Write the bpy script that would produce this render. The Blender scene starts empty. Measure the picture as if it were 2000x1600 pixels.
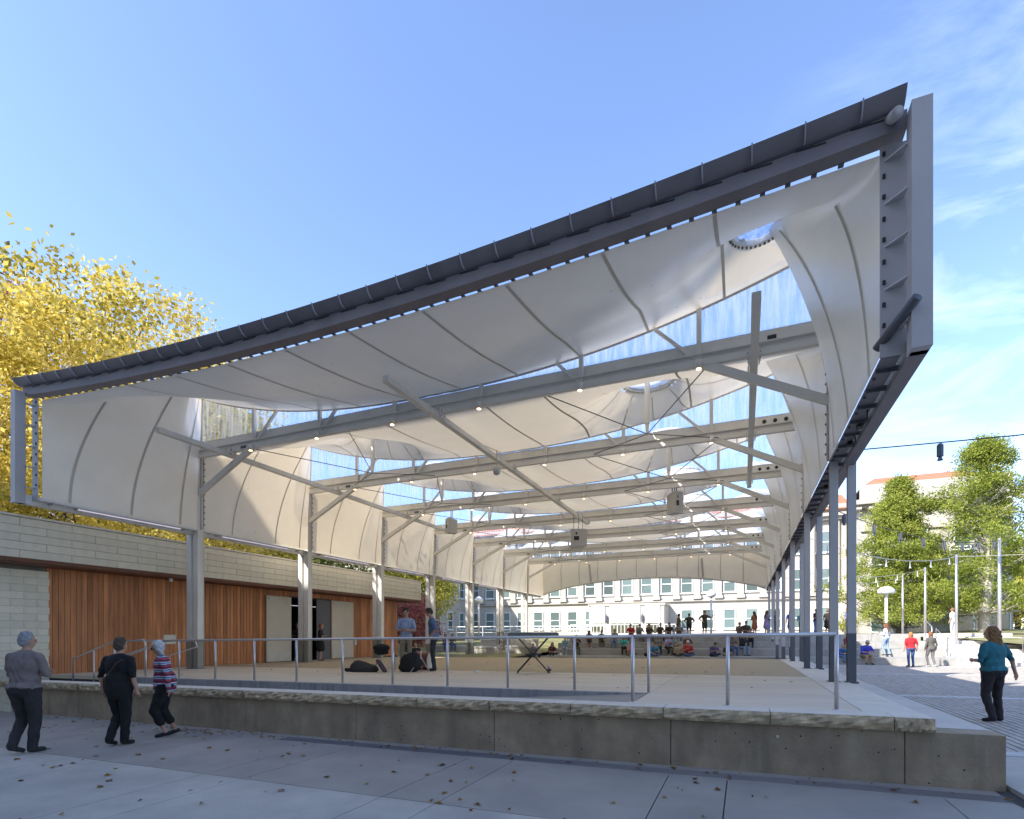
import bpy, math, random
import numpy as np
from mathutils import Vector, Matrix

random.seed(7); RNG = np.random.default_rng(7)
SC = bpy.context.scene
COL = SC.collection

# ------------------------------------------------------------------ camera
TH = math.radians(23.1); CT, ST = math.cos(TH), math.sin(TH)
EYE = 1.62; FPX = 1060.0
cam_d = bpy.data.cameras.new("camera"); cam = bpy.data.objects.new("camera", cam_d); COL.objects.link(cam)
cam.location = (0, 0, EYE); cam.rotation_euler = (math.pi / 2, 0, TH)
cam_d.sensor_width = 36; cam_d.lens = 36 * FPX / 2000.0
cam_d.shift_y = (1240 - 800) / 2000.0
cam_d.clip_start = 0.05; cam_d.clip_end = 3000
SC.camera = cam

# ------------------------------------------------------------------ light
SUN = Vector((-0.44, -0.65, 0.62)).normalized()      # towards the sun
world = bpy.data.worlds.new("World"); SC.world = world; world.use_nodes = True
nt = world.node_tree; N = nt.nodes; L = nt.links; N.clear()
wo = N.new('ShaderNodeOutputWorld'); bg = N.new('ShaderNodeBackground'); sky = N.new('ShaderNodeTexSky')
sky.sky_type = 'NISHITA'; sky.sun_disc = False
sky.sun_elevation = math.asin(SUN.z); sky.sun_rotation = math.atan2(SUN.x, SUN.y)
sky.air_density = 1.0; sky.dust_density = 0.9; sky.ozone_density = 1.6; sky.altitude = 200
tc = N.new('ShaderNodeTexCoord'); mp = N.new('ShaderNodeMapping'); mp.inputs['Rotation'].default_value = (0.3, 0.5, 0.5); mp.inputs['Scale'].default_value = (0.9, 5.0, 4.6)
nz = N.new('ShaderNodeTexNoise'); nz.inputs['Scale'].default_value = 2.1; nz.inputs['Detail'].default_value = 8; nz.inputs['Roughness'].default_value = 0.62; nz.inputs['Distortion'].default_value = 0.5
nb = N.new('ShaderNodeTexNoise'); nb.inputs['Scale'].default_value = 0.9; nb.inputs['Detail'].default_value = 2
cr = N.new('ShaderNodeValToRGB'); cr.color_ramp.elements[0].position = 0.46; cr.color_ramp.elements[1].position = 0.78
cd = N.new('ShaderNodeVectorMath'); cd.operation = 'DOT_PRODUCT'; cd.inputs[1].default_value = (0.52, 0.80, 0.28)
mr = N.new('ShaderNodeMapRange'); mr.inputs['From Min'].default_value = 0.80; mr.inputs['From Max'].default_value = 1.0; mr.inputs['To Min'].default_value = 0.0; mr.inputs['To Max'].default_value = 0.36
mul = N.new('ShaderNodeMath'); mul.operation = 'MULTIPLY'
mix = N.new('ShaderNodeMixRGB'); mix.inputs['Color2'].default_value = (7.5, 7.9, 8.8, 1)
tint = N.new('ShaderNodeMixRGB'); tint.blend_type = 'MULTIPLY'; tint.inputs['Fac'].default_value = 1; tint.inputs['Color2'].default_value = (0.89, 0.905, 1.02, 1)
L.new(tc.outputs['Generated'], mp.inputs['Vector']); L.new(mp.outputs['Vector'], nz.inputs['Vector'])
L.new(nz.outputs['Fac'], cr.inputs['Fac']); L.new(tc.outputs['Generated'], cd.inputs[0]); L.new(cd.outputs['Value'], mr.inputs['Value'])
L.new(cr.outputs['Color'], mul.inputs[0]); L.new(mr.outputs['Result'], mul.inputs[1])
L.new(sky.outputs['Color'], tint.inputs['Color1']); L.new(tint.outputs['Color'], mix.inputs['Color1']); L.new(mul.outputs['Value'], mix.inputs['Fac'])
L.new(mix.outputs['Color'], bg.inputs['Color']); bg.inputs['Strength'].default_value = 0.15
L.new(bg.outputs['Background'], wo.inputs['Surface'])
sd = bpy.data.lights.new("sun", 'SUN'); sd.energy = 3.4; sd.angle = math.radians(0.5); sd.color = (1.0, 0.95, 0.86)
so = bpy.data.objects.new("sun", sd); COL.objects.link(so); so.rotation_euler = SUN.to_track_quat('Z', 'Y').to_euler(); so.location = (-40, -60, 60)
vs = SC.view_settings; SC.display_settings.display_device = 'sRGB'
vs.view_transform = 'Standard'; vs.look = 'None'; vs.gamma = 1; vs.use_curve_mapping = False; vs.exposure = 1.5
SC.cycles.max_bounces = 10; SC.cycles.transparent_max_bounces = 24; SC.cycles.diffuse_bounces = 5; SC.cycles.transmission_bounces = 8
SC.cycles.use_denoising = True

# ------------------------------------------------------------------ geometry helpers
def W(x, d):                       # offset right / distance ahead of the eye -> world XY
    return (x * CT - d * ST, x * ST + d * CT)
def onY(px, Y):
    q = (px - 1000) / FPX; return Y * (CT * q - ST) / (CT + ST * q)
def onX(px, X):
    q = (px - 1000) / FPX; return X * (CT + ST * q) / (CT * q - ST)
def G(px, d): return W((px - 1000) / FPX * d, d)
def gz(X): return 0.0105 * (min(max(X, -22), 9) - 2.3)
def fz(X, Y): return 0.70 + 0.0105 * (X - 1.9) - 0.003 * (Y - 12)

def tag(o, label=None, cat=None, group=None, kind=None):
    if label: o['label'] = label
    if cat: o['category'] = cat
    if group: o['group'] = group
    if kind: o['kind'] = kind
    return o
def empty(name, loc=(0, 0, 0), rz=0, label=None, cat=None, group=None):
    o = bpy.data.objects.new(name, None); COL.objects.link(o); o.location = loc; o.rotation_euler = (0, 0, rz); o.empty_display_size = 0.2
    return tag(o, label, cat, group)
def inst(mesh, name, parent=None, loc=(0, 0, 0), rz=0, mat=None):
    o = bpy.data.objects.new(name, mesh); COL.objects.link(o); o.parent = parent; o.location = loc; o.rotation_euler = (0, 0, rz)
    return o
def copy_tree(o, parent=None):
    c = o.copy(); COL.objects.link(c); c.parent = parent
    for ch in list(o.children): copy_tree(ch, c)
    return c

class MB:
    def __init__(s): s.v = []; s.f = []; s.m = []; s.cur = 0
    def mat(s, i): s.cur = i; return s
    def add(s, vs, fs):
        o = len(s.v); s.v += [tuple(v) for v in vs]
        for f in fs: s.f.append(tuple(i + o for i in f)); s.m.append(s.cur)
        return s
    def box(s, x0, x1, y0, y1, z0, z1, dz=0.0):      # dz: rise from x0 to x1
        a, b = 0.0, dz
        vs = [(x0, y0, z0 + a), (x1, y0, z0 + b), (x1, y1, z0 + b), (x0, y1, z0 + a), (x0, y0, z1 + a), (x1, y0, z1 + b), (x1, y1, z1 + b), (x0, y1, z1 + a)]
        return s.add(vs, [(0, 3, 2, 1), (4, 5, 6, 7), (0, 1, 5, 4), (1, 2, 6, 5), (2, 3, 7, 6), (3, 0, 4, 7)])
    def bar(s, p, q, w, h, up=(0, 0, 1)):            # rectangular bar from p to q
        p = Vector(p); q = Vector(q); d = (q - p).normalized(); u = Vector(up)
        if abs(d.dot(u)) > 0.98: u = Vector((0, 1, 0))
        a = d.cross(u).normalized() * (w / 2); b = a.cross(d).normalized() * (h / 2)
        vs = [p - a - b, p + a - b, p + a + b, p - a + b, q - a - b, q + a - b, q + a + b, q - a + b]
        return s.add(vs, [(0, 1, 2, 3), (7, 6, 5, 4), (0, 4, 5, 1), (1, 5, 6, 2), (2, 6, 7, 3), (3, 7, 4, 0)])
    def tube(s, pts, r, n=8, cap=True):
        pts = [Vector(p) for p in pts]; rs = r if isinstance(r, (list, tuple)) else [r] * len(pts)
        vs = []; fs = []
        t0 = (pts[1] - pts[0]).normalized(); u = Vector((0, 0, 1)) if abs(t0.z) < 0.9 else Vector((1, 0, 0))
        for i, p in enumerate(pts):
            t = (pts[min(i + 1, len(pts) - 1)] - pts[max(i - 1, 0)]).normalized()
            a = t.cross(u)
            if a.length < 1e-4: a = t.cross(Vector((0, 1, 0)))
            a.normalize(); b = t.cross(a)
            for k in range(n):
                an = 2 * math.pi * k / n
                vs.append(p + (a * math.cos(an) + b * math.sin(an)) * rs[i])
        for i in range(len(pts) - 1):
            for k in range(n):
                k2 = (k + 1) % n
                fs.append((i * n + k, i * n + k2, (i + 1) * n + k2, (i + 1) * n + k))
        if cap: fs.append(tuple(range(n))[::-1]); fs.append(tuple((len(pts) - 1) * n + k for k in range(n)))
        return s.add(vs, fs)
    def lathe(s, c, prof, n=16):                      # prof: (r, z)
        vs = []; fs = []
        for r, z in prof:
            for k in range(n):
                an = 2 * math.pi * k / n; vs.append((c[0] + r * math.cos(an), c[1] + r * math.sin(an), c[2] + z))
        for i in range(len(prof) - 1):
            for k in range(n):
                k2 = (k + 1) % n; fs.append((i * n + k, i * n + k2, (i + 1) * n + k2, (i + 1) * n + k))
        fs.append(tuple(range(n))[::-1]); fs.append(tuple((len(prof) - 1) * n + k for k in range(n)))
        return s.add(vs, fs)
    def mesh(s, name, mats, smooth=False):
        me = bpy.data.meshes.new(name); me.from_pydata(s.v, [], s.f)
        for m in (mats if isinstance(mats, (list, tuple)) else [mats]): me.materials.append(m)
        if any(s.m): me.polygons.foreach_set('material_index', s.m)
        if smooth: me.polygons.foreach_set('use_smooth', [True] * len(me.polygons))
        me.update(); return me
    def build(s, name, mats, parent=None, smooth=False, kind=None, label=None):
        o = bpy.data.objects.new(name, s.mesh(name, mats, smooth)); COL.objects.link(o); o.parent = parent
        if kind: o['kind'] = kind
        if label: o['label'] = label
        return o

# ------------------------------------------------------------------ materials
def mat(name, col, rough=0.7, var=0.12, scale=4.0, bump=0.0, bscale=40.0, metal=0.0, stretch=None, spec=None, col2=None):
    m = bpy.data.materials.new(name); m.use_nodes = True; n = m.node_tree.nodes; l = m.node_tree.links
    b = n['Principled BSDF']; b.inputs['Roughness'].default_value = rough; b.inputs['Metallic'].default_value = metal
    if spec is not None: b.inputs['Specular IOR Level'].default_value = spec
    t = n.new('ShaderNodeTexCoord'); mpn = n.new('ShaderNodeMapping'); l.new(t.outputs['Object'], mpn.inputs['Vector'])
    if stretch: mpn.inputs['Scale'].default_value = stretch
    x = n.new('ShaderNodeTexNoise'); x.inputs['Scale'].default_value = scale; x.inputs['Detail'].default_value = 6; x.inputs['Roughness'].default_value = 0.6
    l.new(mpn.outputs['Vector'], x.inputs['Vector'])
    r = n.new('ShaderNodeValToRGB'); e = r.color_ramp.elements; e[0].position = 0.32; e[1].position = 0.68
    c2 = col2 or tuple(min(1, c * (1 + var)) for c in col); c1 = tuple(c * (1 - var) for c in col)
    e[0].color = (*c1, 1); e[1].color = (*c2, 1)
    l.new(x.outputs['Fac'], r.inputs['Fac']); l.new(r.outputs['Color'], b.inputs['Base Color'])
    if bump:
        y = n.new('ShaderNodeTexNoise'); y.inputs['Scale'].default_value = bscale; y.inputs['Detail'].default_value = 5
        l.new(mpn.outputs['Vector'], y.inputs['Vector'])
        bp = n.new('ShaderNodeBump'); bp.inputs['Strength'].default_value = bump; bp.inputs['Distance'].default_value = 0.02
        l.new(y.outputs['Fac'], bp.inputs['Height']); l.new(bp.outputs['Normal'], b.inputs['Normal'])
    return m
def vary_by_object(m, amt=0.12):
    n = m.node_tree.nodes; l = m.node_tree.links; b = n['Principled BSDF']
    src = b.inputs['Base Color'].links[0].from_socket
    oi = n.new('ShaderNodeObjectInfo'); mrn = n.new('ShaderNodeMapRange'); mrn.inputs['To Min'].default_value = 1 - amt; mrn.inputs['To Max'].default_value = 1 + amt
    h = n.new('ShaderNodeHueSaturation'); l.new(oi.outputs['Random'], mrn.inputs['Value']); l.new(mrn.outputs['Result'], h.inputs['Value'])
    l.new(src, h.inputs['Color']); l.new(h.outputs['Color'], b.inputs['Base Color']); return m
def stains(m, col, scale=3.0, thr=(0.55, 0.75), stretch=(1, 1, 1), detail=5, fac=1.0):
    n = m.node_tree.nodes; l = m.node_tree.links; b = n['Principled BSDF']; src = b.inputs['Base Color'].links[0].from_socket
    t = n.new('ShaderNodeTexCoord'); mpn = n.new('ShaderNodeMapping'); mpn.inputs['Scale'].default_value = stretch; mpn.inputs['Location'].default_value = (3.1, 1.7, 0.4)
    x = n.new('ShaderNodeTexNoise'); x.inputs['Scale'].default_value = scale; x.inputs['Detail'].default_value = detail
    r = n.new('ShaderNodeMapRange'); r.inputs['From Min'].default_value = thr[0]; r.inputs['From Max'].default_value = thr[1]; r.inputs['To Max'].default_value = fac
    mx = n.new('ShaderNodeMixRGB'); mx.inputs['Color2'].default_value = (*col, 1)
    l.new(t.outputs['Object'], mpn.inputs['Vector']); l.new(mpn.outputs['Vector'], x.inputs['Vector']); l.new(x.outputs['Fac'], r.inputs['Value'])
    l.new(r.outputs['Result'], mx.inputs['Fac']); l.new(src, mx.inputs['Color1']); l.new(mx.outputs['Color'], b.inputs['Base Color']); return m
def dots(m, col, scale=22.0, size=0.12, keep=0.72, mask=0.5):       # small round holes / specks
    n = m.node_tree.nodes; l = m.node_tree.links; b = n['Principled BSDF']; src = b.inputs['Base Color'].links[0].from_socket
    t = n.new('ShaderNodeTexCoord'); v = n.new('ShaderNodeTexVoronoi'); v.inputs['Scale'].default_value = scale; l.new(t.outputs['Object'], v.inputs['Vector'])
    lt = n.new('ShaderNodeMath'); lt.operation = 'LESS_THAN'; lt.inputs[1].default_value = size; l.new(v.outputs['Distance'], lt.inputs[0])
    sp = n.new('ShaderNodeSeparateColor'); l.new(v.outputs['Color'], sp.inputs['Color'])
    gt = n.new('ShaderNodeMath'); gt.operation = 'GREATER_THAN'; gt.inputs[1].default_value = keep; l.new(sp.outputs['Red'], gt.inputs[0])
    mu = n.new('ShaderNodeMath'); mu.operation = 'MULTIPLY'; l.new(lt.outputs[0], mu.inputs[0]); l.new(gt.outputs[0], mu.inputs[1])
    mx = n.new('ShaderNodeMixRGB'); mx.inputs['Color2'].default_value = (*col, 1)
    l.new(mu.outputs[0], mx.inputs['Fac']); l.new(src, mx.inputs['Color1']); l.new(mx.outputs['Color'], b.inputs['Base Color']); return m

M = {}
M['slab'] = dots(stains(vary_by_object(mat('paving_concrete', (0.465, 0.43, 0.365), 0.85, 0.10, 1.6, 0.25, 60), 0.05), (0.32, 0.30, 0.265), 0.9, (0.45, 0.7), fac=0.75), (0.07, 0.065, 0.06), 9, 0.05, 0.8)
M['slab_smooth'] = dots(stains(vary_by_object(mat('smooth_paving_concrete', (0.33, 0.298, 0.255), 0.75, 0.10, 1.1, 0.12, 50), 0.04), (0.235, 0.215, 0.195), 0.8, (0.5, 0.7), fac=0.5), (0.06, 0.055, 0.05), 7, 0.04, 0.8)
M['ground'] = mat('ground_concrete', (0.26, 0.26, 0.26), 0.9, 0.1, 0.7, 0.2, 30)
M['joint'] = mat('joint_filler', (0.06, 0.058, 0.055), 0.95)
M['drain'] = mat('drain_steel', (0.26, 0.25, 0.26), 0.5, 0.1, 8, metal=0.3)
M['concrete'] = dots(dots(stains(stains(mat('board_marked_concrete', (0.35, 0.27, 0.18), 0.9, 0.20, 2.6, 0.35, 34), (0.17, 0.14, 0.10), 2.2, (0.46, 0.74), (1.6, 1, 0.6), fac=0.6), (0.44, 0.39, 0.31), 3.0, (0.58, 0.80), (4, 1, 0.25), fac=0.4), (0.02, 0.02, 0.018), 13, 0.13, 0.80), (0.03, 0.03, 0.025), 34, 0.14, 0.9)
M['capstone'] = stains(vary_by_object(mat('split_limestone', (0.50, 0.39, 0.245), 0.9, 0.28, 9, 0.5, 26), 0.10), (0.32, 0.26, 0.19), 6, (0.5, 0.7), fac=0.6)
M['captop'] = mat('sawn_limestone', (0.66, 0.60, 0.50), 0.8, 0.07, 3, 0.08, 60)
M['stage'] = stains(vary_by_object(mat('stage_concrete', (0.64, 0.55, 0.42), 0.62, 0.06, 0.8, 0.06, 40, stretch=(0.5, 2.5, 1)), 0.03), (0.50, 0.42, 0.31), 0.7, (0.45, 0.75), (0.5, 2.6, 1), fac=0.6)
dots(M['stage'], (0.16, 0.13, 0.10), 5, 0.045, 0.72)
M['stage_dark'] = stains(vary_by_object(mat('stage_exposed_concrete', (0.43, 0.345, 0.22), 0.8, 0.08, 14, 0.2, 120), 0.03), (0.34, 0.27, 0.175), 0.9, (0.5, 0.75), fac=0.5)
M['curb'] = stains(mat('curb_concrete', (0.30, 0.295, 0.29), 0.85, 0.12, 3, 0.2, 50), (0.15, 0.15, 0.16), 3, (0.5, 0.7), (3, 1, 0.6), fac=0.6)
M['terrace'] = stains(mat('terrace_concrete', (0.34, 0.33, 0.31), 0.85, 0.1, 2, 0.15, 40), (0.25, 0.24, 0.22), 1.5, (0.5, 0.7), fac=0.6)
M['paver'] = vary_by_object(mat('dark_paver', (0.42, 0.385, 0.34), 0.85, 0.25, 7, 0.2, 60), 0.05)
M['ledge'] = stains(mat('ledge_concrete', (0.56, 0.52, 0.46), 0.85, 0.06, 2, 0.1, 50), (0.46, 0.42, 0.36), 1.2, (0.5, 0.75), fac=0.5)
M['column_foot'] = mat('olive_grey_steel_paint', (0.26, 0.25, 0.215), 0.5, 0.06, 2)
M['band'] = mat('pale_paving_band', (0.52, 0.51, 0.49), 0.85, 0.06, 3)
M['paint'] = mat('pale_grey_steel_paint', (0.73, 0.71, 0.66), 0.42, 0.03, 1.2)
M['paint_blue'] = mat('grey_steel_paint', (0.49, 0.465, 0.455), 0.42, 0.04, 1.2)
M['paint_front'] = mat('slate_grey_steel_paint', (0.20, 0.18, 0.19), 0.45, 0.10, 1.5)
M['visor_rib'] = mat('paler_slate_paint', (0.42, 0.41, 0.45), 0.45, 0.08, 3)  # ribs in a paler slate than the visor
M['paint_dark'] = mat('dark_steel_paint', (0.10, 0.105, 0.12), 0.5, 0.06, 2)
for _k in ('paint_blue', 'paint_front', 'paint'): stains(M[_k], tuple(c * 0.72 for c in (M[_k].node_tree.nodes['Color Ramp'].color_ramp.elements[0].color[:3])), 1.4, (0.52, 0.78), (1, 1, 0.35), fac=0.55)
M['steel'] = mat('brushed_stainless_steel', (0.62, 0.58, 0.56), 0.38, 0.05, 6, metal=0.75)
M['black'] = mat('black_plastic', (0.02, 0.02, 0.022), 0.55, 0.1, 5)
M['block'] = stains(vary_by_object(mat('ground_face_block', (0.70, 0.64, 0.50), 0.85, 0.05, 6, 0.25, 120), 0.04), (0.60, 0.54, 0.42), 1.0, (0.5, 0.8), fac=0.4)
M['block_green'] = vary_by_object(mat('pale_green_block', (0.73, 0.68, 0.54), 0.85, 0.06, 6, 0.25, 120), 0.07)
M['mortar'] = mat('mortar', (0.20, 0.19, 0.165), 0.95, 0.08, 8)
M['soffit'] = mat('rust_brown_soffit', (0.13, 0.045, 0.022), 0.5, 0.12, 2)
M['door'] = mat('grey_door_paint', (0.56, 0.51, 0.42), 0.5, 0.04, 2)
M['kick'] = mat('kick_plate', (0.55, 0.52, 0.46), 0.4, 0.05, 3, metal=0.2)
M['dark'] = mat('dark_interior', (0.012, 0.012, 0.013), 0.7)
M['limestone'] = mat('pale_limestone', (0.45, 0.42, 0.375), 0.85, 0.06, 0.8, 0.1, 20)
M['limestone2'] = mat('darker_limestone', (0.41, 0.38, 0.335), 0.85, 0.05, 0.8)  # stone one tone darker than the hall wall limestone
M['frame'] = mat('white_window_frame', (0.74, 0.78, 0.76), 0.5, 0.02, 1)
M['tile'] = mat('terracotta_roof_tile', (0.40, 0.15, 0.075), 0.85, 0.25, 2.5, 0.4, 20)
M['lawn'] = mat('lawn_grass', (0.20, 0.19, 0.075), 0.95, 0.35, 1.5, 0.5, 60)
M['globe'] = mat('white_lamp_globe', (0.8, 0.8, 0.78), 0.3, 0.02)
M['white'] = mat('white_paint', (0.75, 0.75, 0.73), 0.5, 0.02)
M['speaker'] = mat('light_grey_speaker', (0.52, 0.52, 0.50), 0.5, 0.02)
M['bark'] = mat('bark', (0.085, 0.07, 0.055), 0.95, 0.3, 6, 0.6, 30)

# planks
def wood():
    m = mat('cedar_board', (0.46, 0.17, 0.06), 0.55, 0.26, 2.2, 0.15, 20, stretch=(3, 3, 0.3), col2=(0.58, 0.235, 0.09))
    return stains(vary_by_object(m, 0.26), (0.28, 0.09, 0.03), 2.5, (0.55, 0.78), (3, 3, 0.5), fac=0.45)
M['wood'] = wood()

def fabric():
    m = bpy.data.materials.new('white_membrane_fabric'); m.use_nodes = True; n = m.node_tree.nodes; l = m.node_tree.links; n.clear()
    o = n.new('ShaderNodeOutputMaterial'); d = n.new('ShaderNodeBsdfDiffuse'); t = n.new('ShaderNodeBsdfTranslucent'); g = n.new('ShaderNodeBsdfGlossy')
    t.inputs['Color'].default_value = (0.86, 0.74, 0.56, 1); g.inputs['Roughness'].default_value = 0.38
    tcn = n.new('ShaderNodeTexCoord'); v = n.new('ShaderNodeTexVoronoi'); v.inputs['Scale'].default_value = 2.6; l.new(tcn.outputs['Object'], v.inputs['Vector'])
    lt = n.new('ShaderNodeMath'); lt.operation = 'LESS_THAN'; lt.inputs[1].default_value = 0.055; l.new(v.outputs['Distance'], lt.inputs[0])
    nz2 = n.new('ShaderNodeTexNoise'); nz2.inputs['Scale'].default_value = 0.35; l.new(tcn.outputs['Object'], nz2.inputs['Vector'])
    gt = n.new('ShaderNodeMath'); gt.operation = 'GREATER_THAN'; gt.inputs[1].default_value = 0.54; l.new(nz2.outputs['Fac'], gt.inputs[0])
    mu = n.new('ShaderNodeMath'); mu.operation = 'MULTIPLY'; l.new(lt.outputs[0], mu.inputs[0]); l.new(gt.outputs[0], mu.inputs[1])
    n3 = n.new('ShaderNodeTexNoise'); n3.inputs['Scale'].default_value = 1.3; n3.inputs['Detail'].default_value = 5; l.new(tcn.outputs['Object'], n3.inputs['Vector'])
    r3 = n.new('ShaderNodeValToRGB'); r3.color_ramp.elements[0].color = (0.80, 0.75, 0.66, 1); r3.color_ramp.elements[1].color = (0.86, 0.815, 0.73, 1); r3.color_ramp.elements[0].position = 0.35; r3.color_ramp.elements[1].position = 0.65
    l.new(n3.outputs['Fac'], r3.inputs['Fac'])
    mc = n.new('ShaderNodeMixRGB'); mc.inputs['Color2'].default_value = (0.30, 0.26, 0.20, 1); l.new(r3.outputs['Color'], mc.inputs['Color1']); l.new(mu.outputs[0], mc.inputs['Fac']); l.new(mc.outputs['Color'], d.inputs['Color'])
    wv = n.new('ShaderNodeTexNoise'); wv.inputs['Scale'].default_value = 1.1; wv.inputs['Detail'].default_value = 3; mw = n.new('ShaderNodeMapping'); mw.inputs['Scale'].default_value = (1.0, 0.35, 1.0); l.new(tcn.outputs['Object'], mw.inputs['Vector']); l.new(mw.outputs['Vector'], wv.inputs['Vector'])
    bp = n.new('ShaderNodeBump'); bp.inputs['Strength'].default_value = 0.5; bp.inputs['Distance'].default_value = 0.06; l.new(wv.outputs['Fac'], bp.inputs['Height'])
    for q in (d, t, g): l.new(bp.outputs['Normal'], q.inputs['Normal'])
    m1 = n.new('ShaderNodeMixShader'); m1.inputs['Fac'].default_value = 0.27; l.new(d.outputs[0], m1.inputs[1]); l.new(t.outputs[0], m1.inputs[2])
    lw = n.new('ShaderNodeLayerWeight'); lw.inputs['Blend'].default_value = 0.22; ml = n.new('ShaderNodeMath'); ml.operation = 'MULTIPLY'; ml.inputs[1].default_value = 0.35
    l.new(lw.outputs['Fresnel'], ml.inputs[0])
    m2 = n.new('ShaderNodeMixShader'); l.new(ml.outputs[0], m2.inputs['Fac']); l.new(m1.outputs[0], m2.inputs[1]); l.new(g.outputs[0], m2.inputs[2]); l.new(m2.outputs[0], o.inputs['Surface'])
    return m
M['fabric'] = fabric()
M['seam'] = mat('doubled_fabric_seam', (0.54, 0.50, 0.42), 0.6, 0.02)
def glazing():
    m = bpy.data.materials.new('sky_streaked_clear_film'); m.use_nodes = True; n = m.node_tree.nodes; l = m.node_tree.links; n.clear()
    o = n.new('ShaderNodeOutputMaterial'); tr = n.new('ShaderNodeBsdfTransparent'); tl = n.new('ShaderNodeBsdfTranslucent'); g = n.new('ShaderNodeBsdfGlossy'); g.inputs['Roughness'].default_value = 0.1
    tl.inputs['Color'].default_value = (0.8, 0.84, 0.9, 1)
    tcn = n.new('ShaderNodeTexCoord'); mpn = n.new('ShaderNodeMapping'); mpn.inputs['Scale'].default_value = (7, 7, 0.7); x = n.new('ShaderNodeTexNoise'); x.inputs['Scale'].default_value = 1.3; x.inputs['Detail'].default_value = 4
    l.new(tcn.outputs['Object'], mpn.inputs['Vector']); l.new(mpn.outputs['Vector'], x.inputs['Vector'])
    r = n.new('ShaderNodeValToRGB'); r.color_ramp.elements[0].position = 0.38; r.color_ramp.elements[1].position = 0.60
    r.color_ramp.elements[0].color = (0.72, 0.80, 0.95, 1); r.color_ramp.elements[1].color = (0.97, 0.985, 1.0, 1)  # bluish streaks painted into the film tint, standing in for sky reflections
    l.new(x.outputs['Fac'], r.inputs['Fac']); l.new(r.outputs['Color'], tr.inputs['Color'])
    mr2 = n.new('ShaderNodeMapRange'); mr2.inputs['From Min'].default_value = 0.35; mr2.inputs['From Max'].default_value = 0.7; mr2.inputs['To Min'].default_value = 0.12; mr2.inputs['To Max'].default_value = 0.62
    l.new(x.outputs['Fac'], mr2.inputs['Value'])
    m1 = n.new('ShaderNodeMixShader'); l.new(mr2.outputs[0], m1.inputs['Fac']); l.new(tr.outputs[0], m1.inputs[1]); l.new(tl.outputs[0], m1.inputs[2])
    m2 = n.new('ShaderNodeMixShader'); m2.inputs['Fac'].default_value = 0.04; l.new(m1.outputs[0], m2.inputs[1]); l.new(g.outputs[0], m2.inputs[2]); l.new(m2.outputs[0], o.inputs['Surface'])
    return m
M['film'] = glazing()
M['cover'] = mat('translucent_ring_cover', (0.85, 0.86, 0.88), 0.5, 0.02)
M['cover'].node_tree.nodes['Principled BSDF'].inputs['Transmission Weight'].default_value = 0.0
_n = M['cover'].node_tree.nodes; _l = M['cover'].node_tree.links; _t = _n.new('ShaderNodeBsdfTranslucent'); _t.inputs['Color'].default_value = (0.9, 0.92, 0.95, 1); _m = _n.new('ShaderNodeMixShader'); _m.inputs['Fac'].default_value = 0.75
_l.new(_n['Principled BSDF'].outputs[0], _m.inputs[1]); _l.new(_t.outputs[0], _m.inputs[2]); _l.new(_m.outputs[0], _n['Material Output'].inputs['Surface'])
def glass(name, col, rough=0.05):
    m = bpy.data.materials.new(name); m.use_nodes = True; n = m.node_tree.nodes; l = m.node_tree.links; b = n['Principled BSDF']
    b.inputs['Roughness'].default_value = rough; b.inputs['Specular IOR Level'].default_value = 0.9
    oi = n.new('ShaderNodeObjectInfo'); r = n.new('ShaderNodeValToRGB'); r.color_ramp.elements[0].color = (*[c * 0.6 for c in col], 1); r.color_ramp.elements[1].color = (*[min(1, c * 1.5) for c in col], 1)
    l.new(oi.outputs['Random'], r.inputs['Fac']); l.new(r.outputs['Color'], b.inputs['Base Color']); return m
M['glass'] = glass('green_tinted_window_glass', (0.12, 0.165, 0.16))
M['glass_dark'] = glass('dark_olive_window_glass', (0.07, 0.07, 0.045))
def emit(name, col, s):
    m = bpy.data.materials.new(name); m.use_nodes = True; n = m.node_tree.nodes; n.clear()
    o = n.new('ShaderNodeOutputMaterial'); e = n.new('ShaderNodeEmission'); e.inputs['Color'].default_value = (*col, 1); e.inputs['Strength'].default_value = s
    m.node_tree.links.new(e.outputs[0], o.inputs['Surface']); return m
M['lamp'] = emit('lit_warm_lamp', (1.0, 0.62, 0.30), 2.6)
M['led'] = emit('lit_led_strip', (0.85, 0.80, 1.0), 0.25)
def leafmat(name, c1, c2, c3):
    m = bpy.data.materials.new(name); m.use_nodes = True; n = m.node_tree.nodes; l = m.node_tree.links; n.clear()
    o = n.new('ShaderNodeOutputMaterial'); d = n.new('ShaderNodeBsdfDiffuse'); t = n.new('ShaderNodeBsdfTranslucent')
    a = n.new('ShaderNodeAttribute'); a.attribute_name = 'tone'; r = n.new('ShaderNodeValToRGB'); r.color_ramp.elements[0].color = (*c1, 1); r.color_ramp.elements[1].color = (*c3, 1)
    e = r.color_ramp.elements.new(0.5); e.color = (*c2, 1)
    l.new(a.outputs['Fac'], r.inputs['Fac']); l.new(r.outputs['Color'], d.inputs['Color']); l.new(r.outputs['Color'], t.inputs['Color'])
    mx = n.new('ShaderNodeMixShader'); mx.inputs['Fac'].default_value = 0.42; l.new(d.outputs[0], mx.inputs[1]); l.new(t.outputs[0], mx.inputs[2]); l.new(mx.outputs[0], o.inputs['Surface']); return m
M['leaf_yellow'] = leafmat('yellow_maple_leaves', (0.24, 0.22, 0.04), (0.68, 0.53, 0.10), (0.84, 0.74, 0.32))
M['leaf_red'] = leafmat('red_purple_leaves', (0.06, 0.03, 0.03), (0.16, 0.04, 0.05), (0.30, 0.08, 0.06))
M['leaf_green'] = leafmat('yellow_green_leaves', (0.10, 0.13, 0.025), (0.30, 0.31, 0.05), (0.50, 0.46, 0.10))
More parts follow.
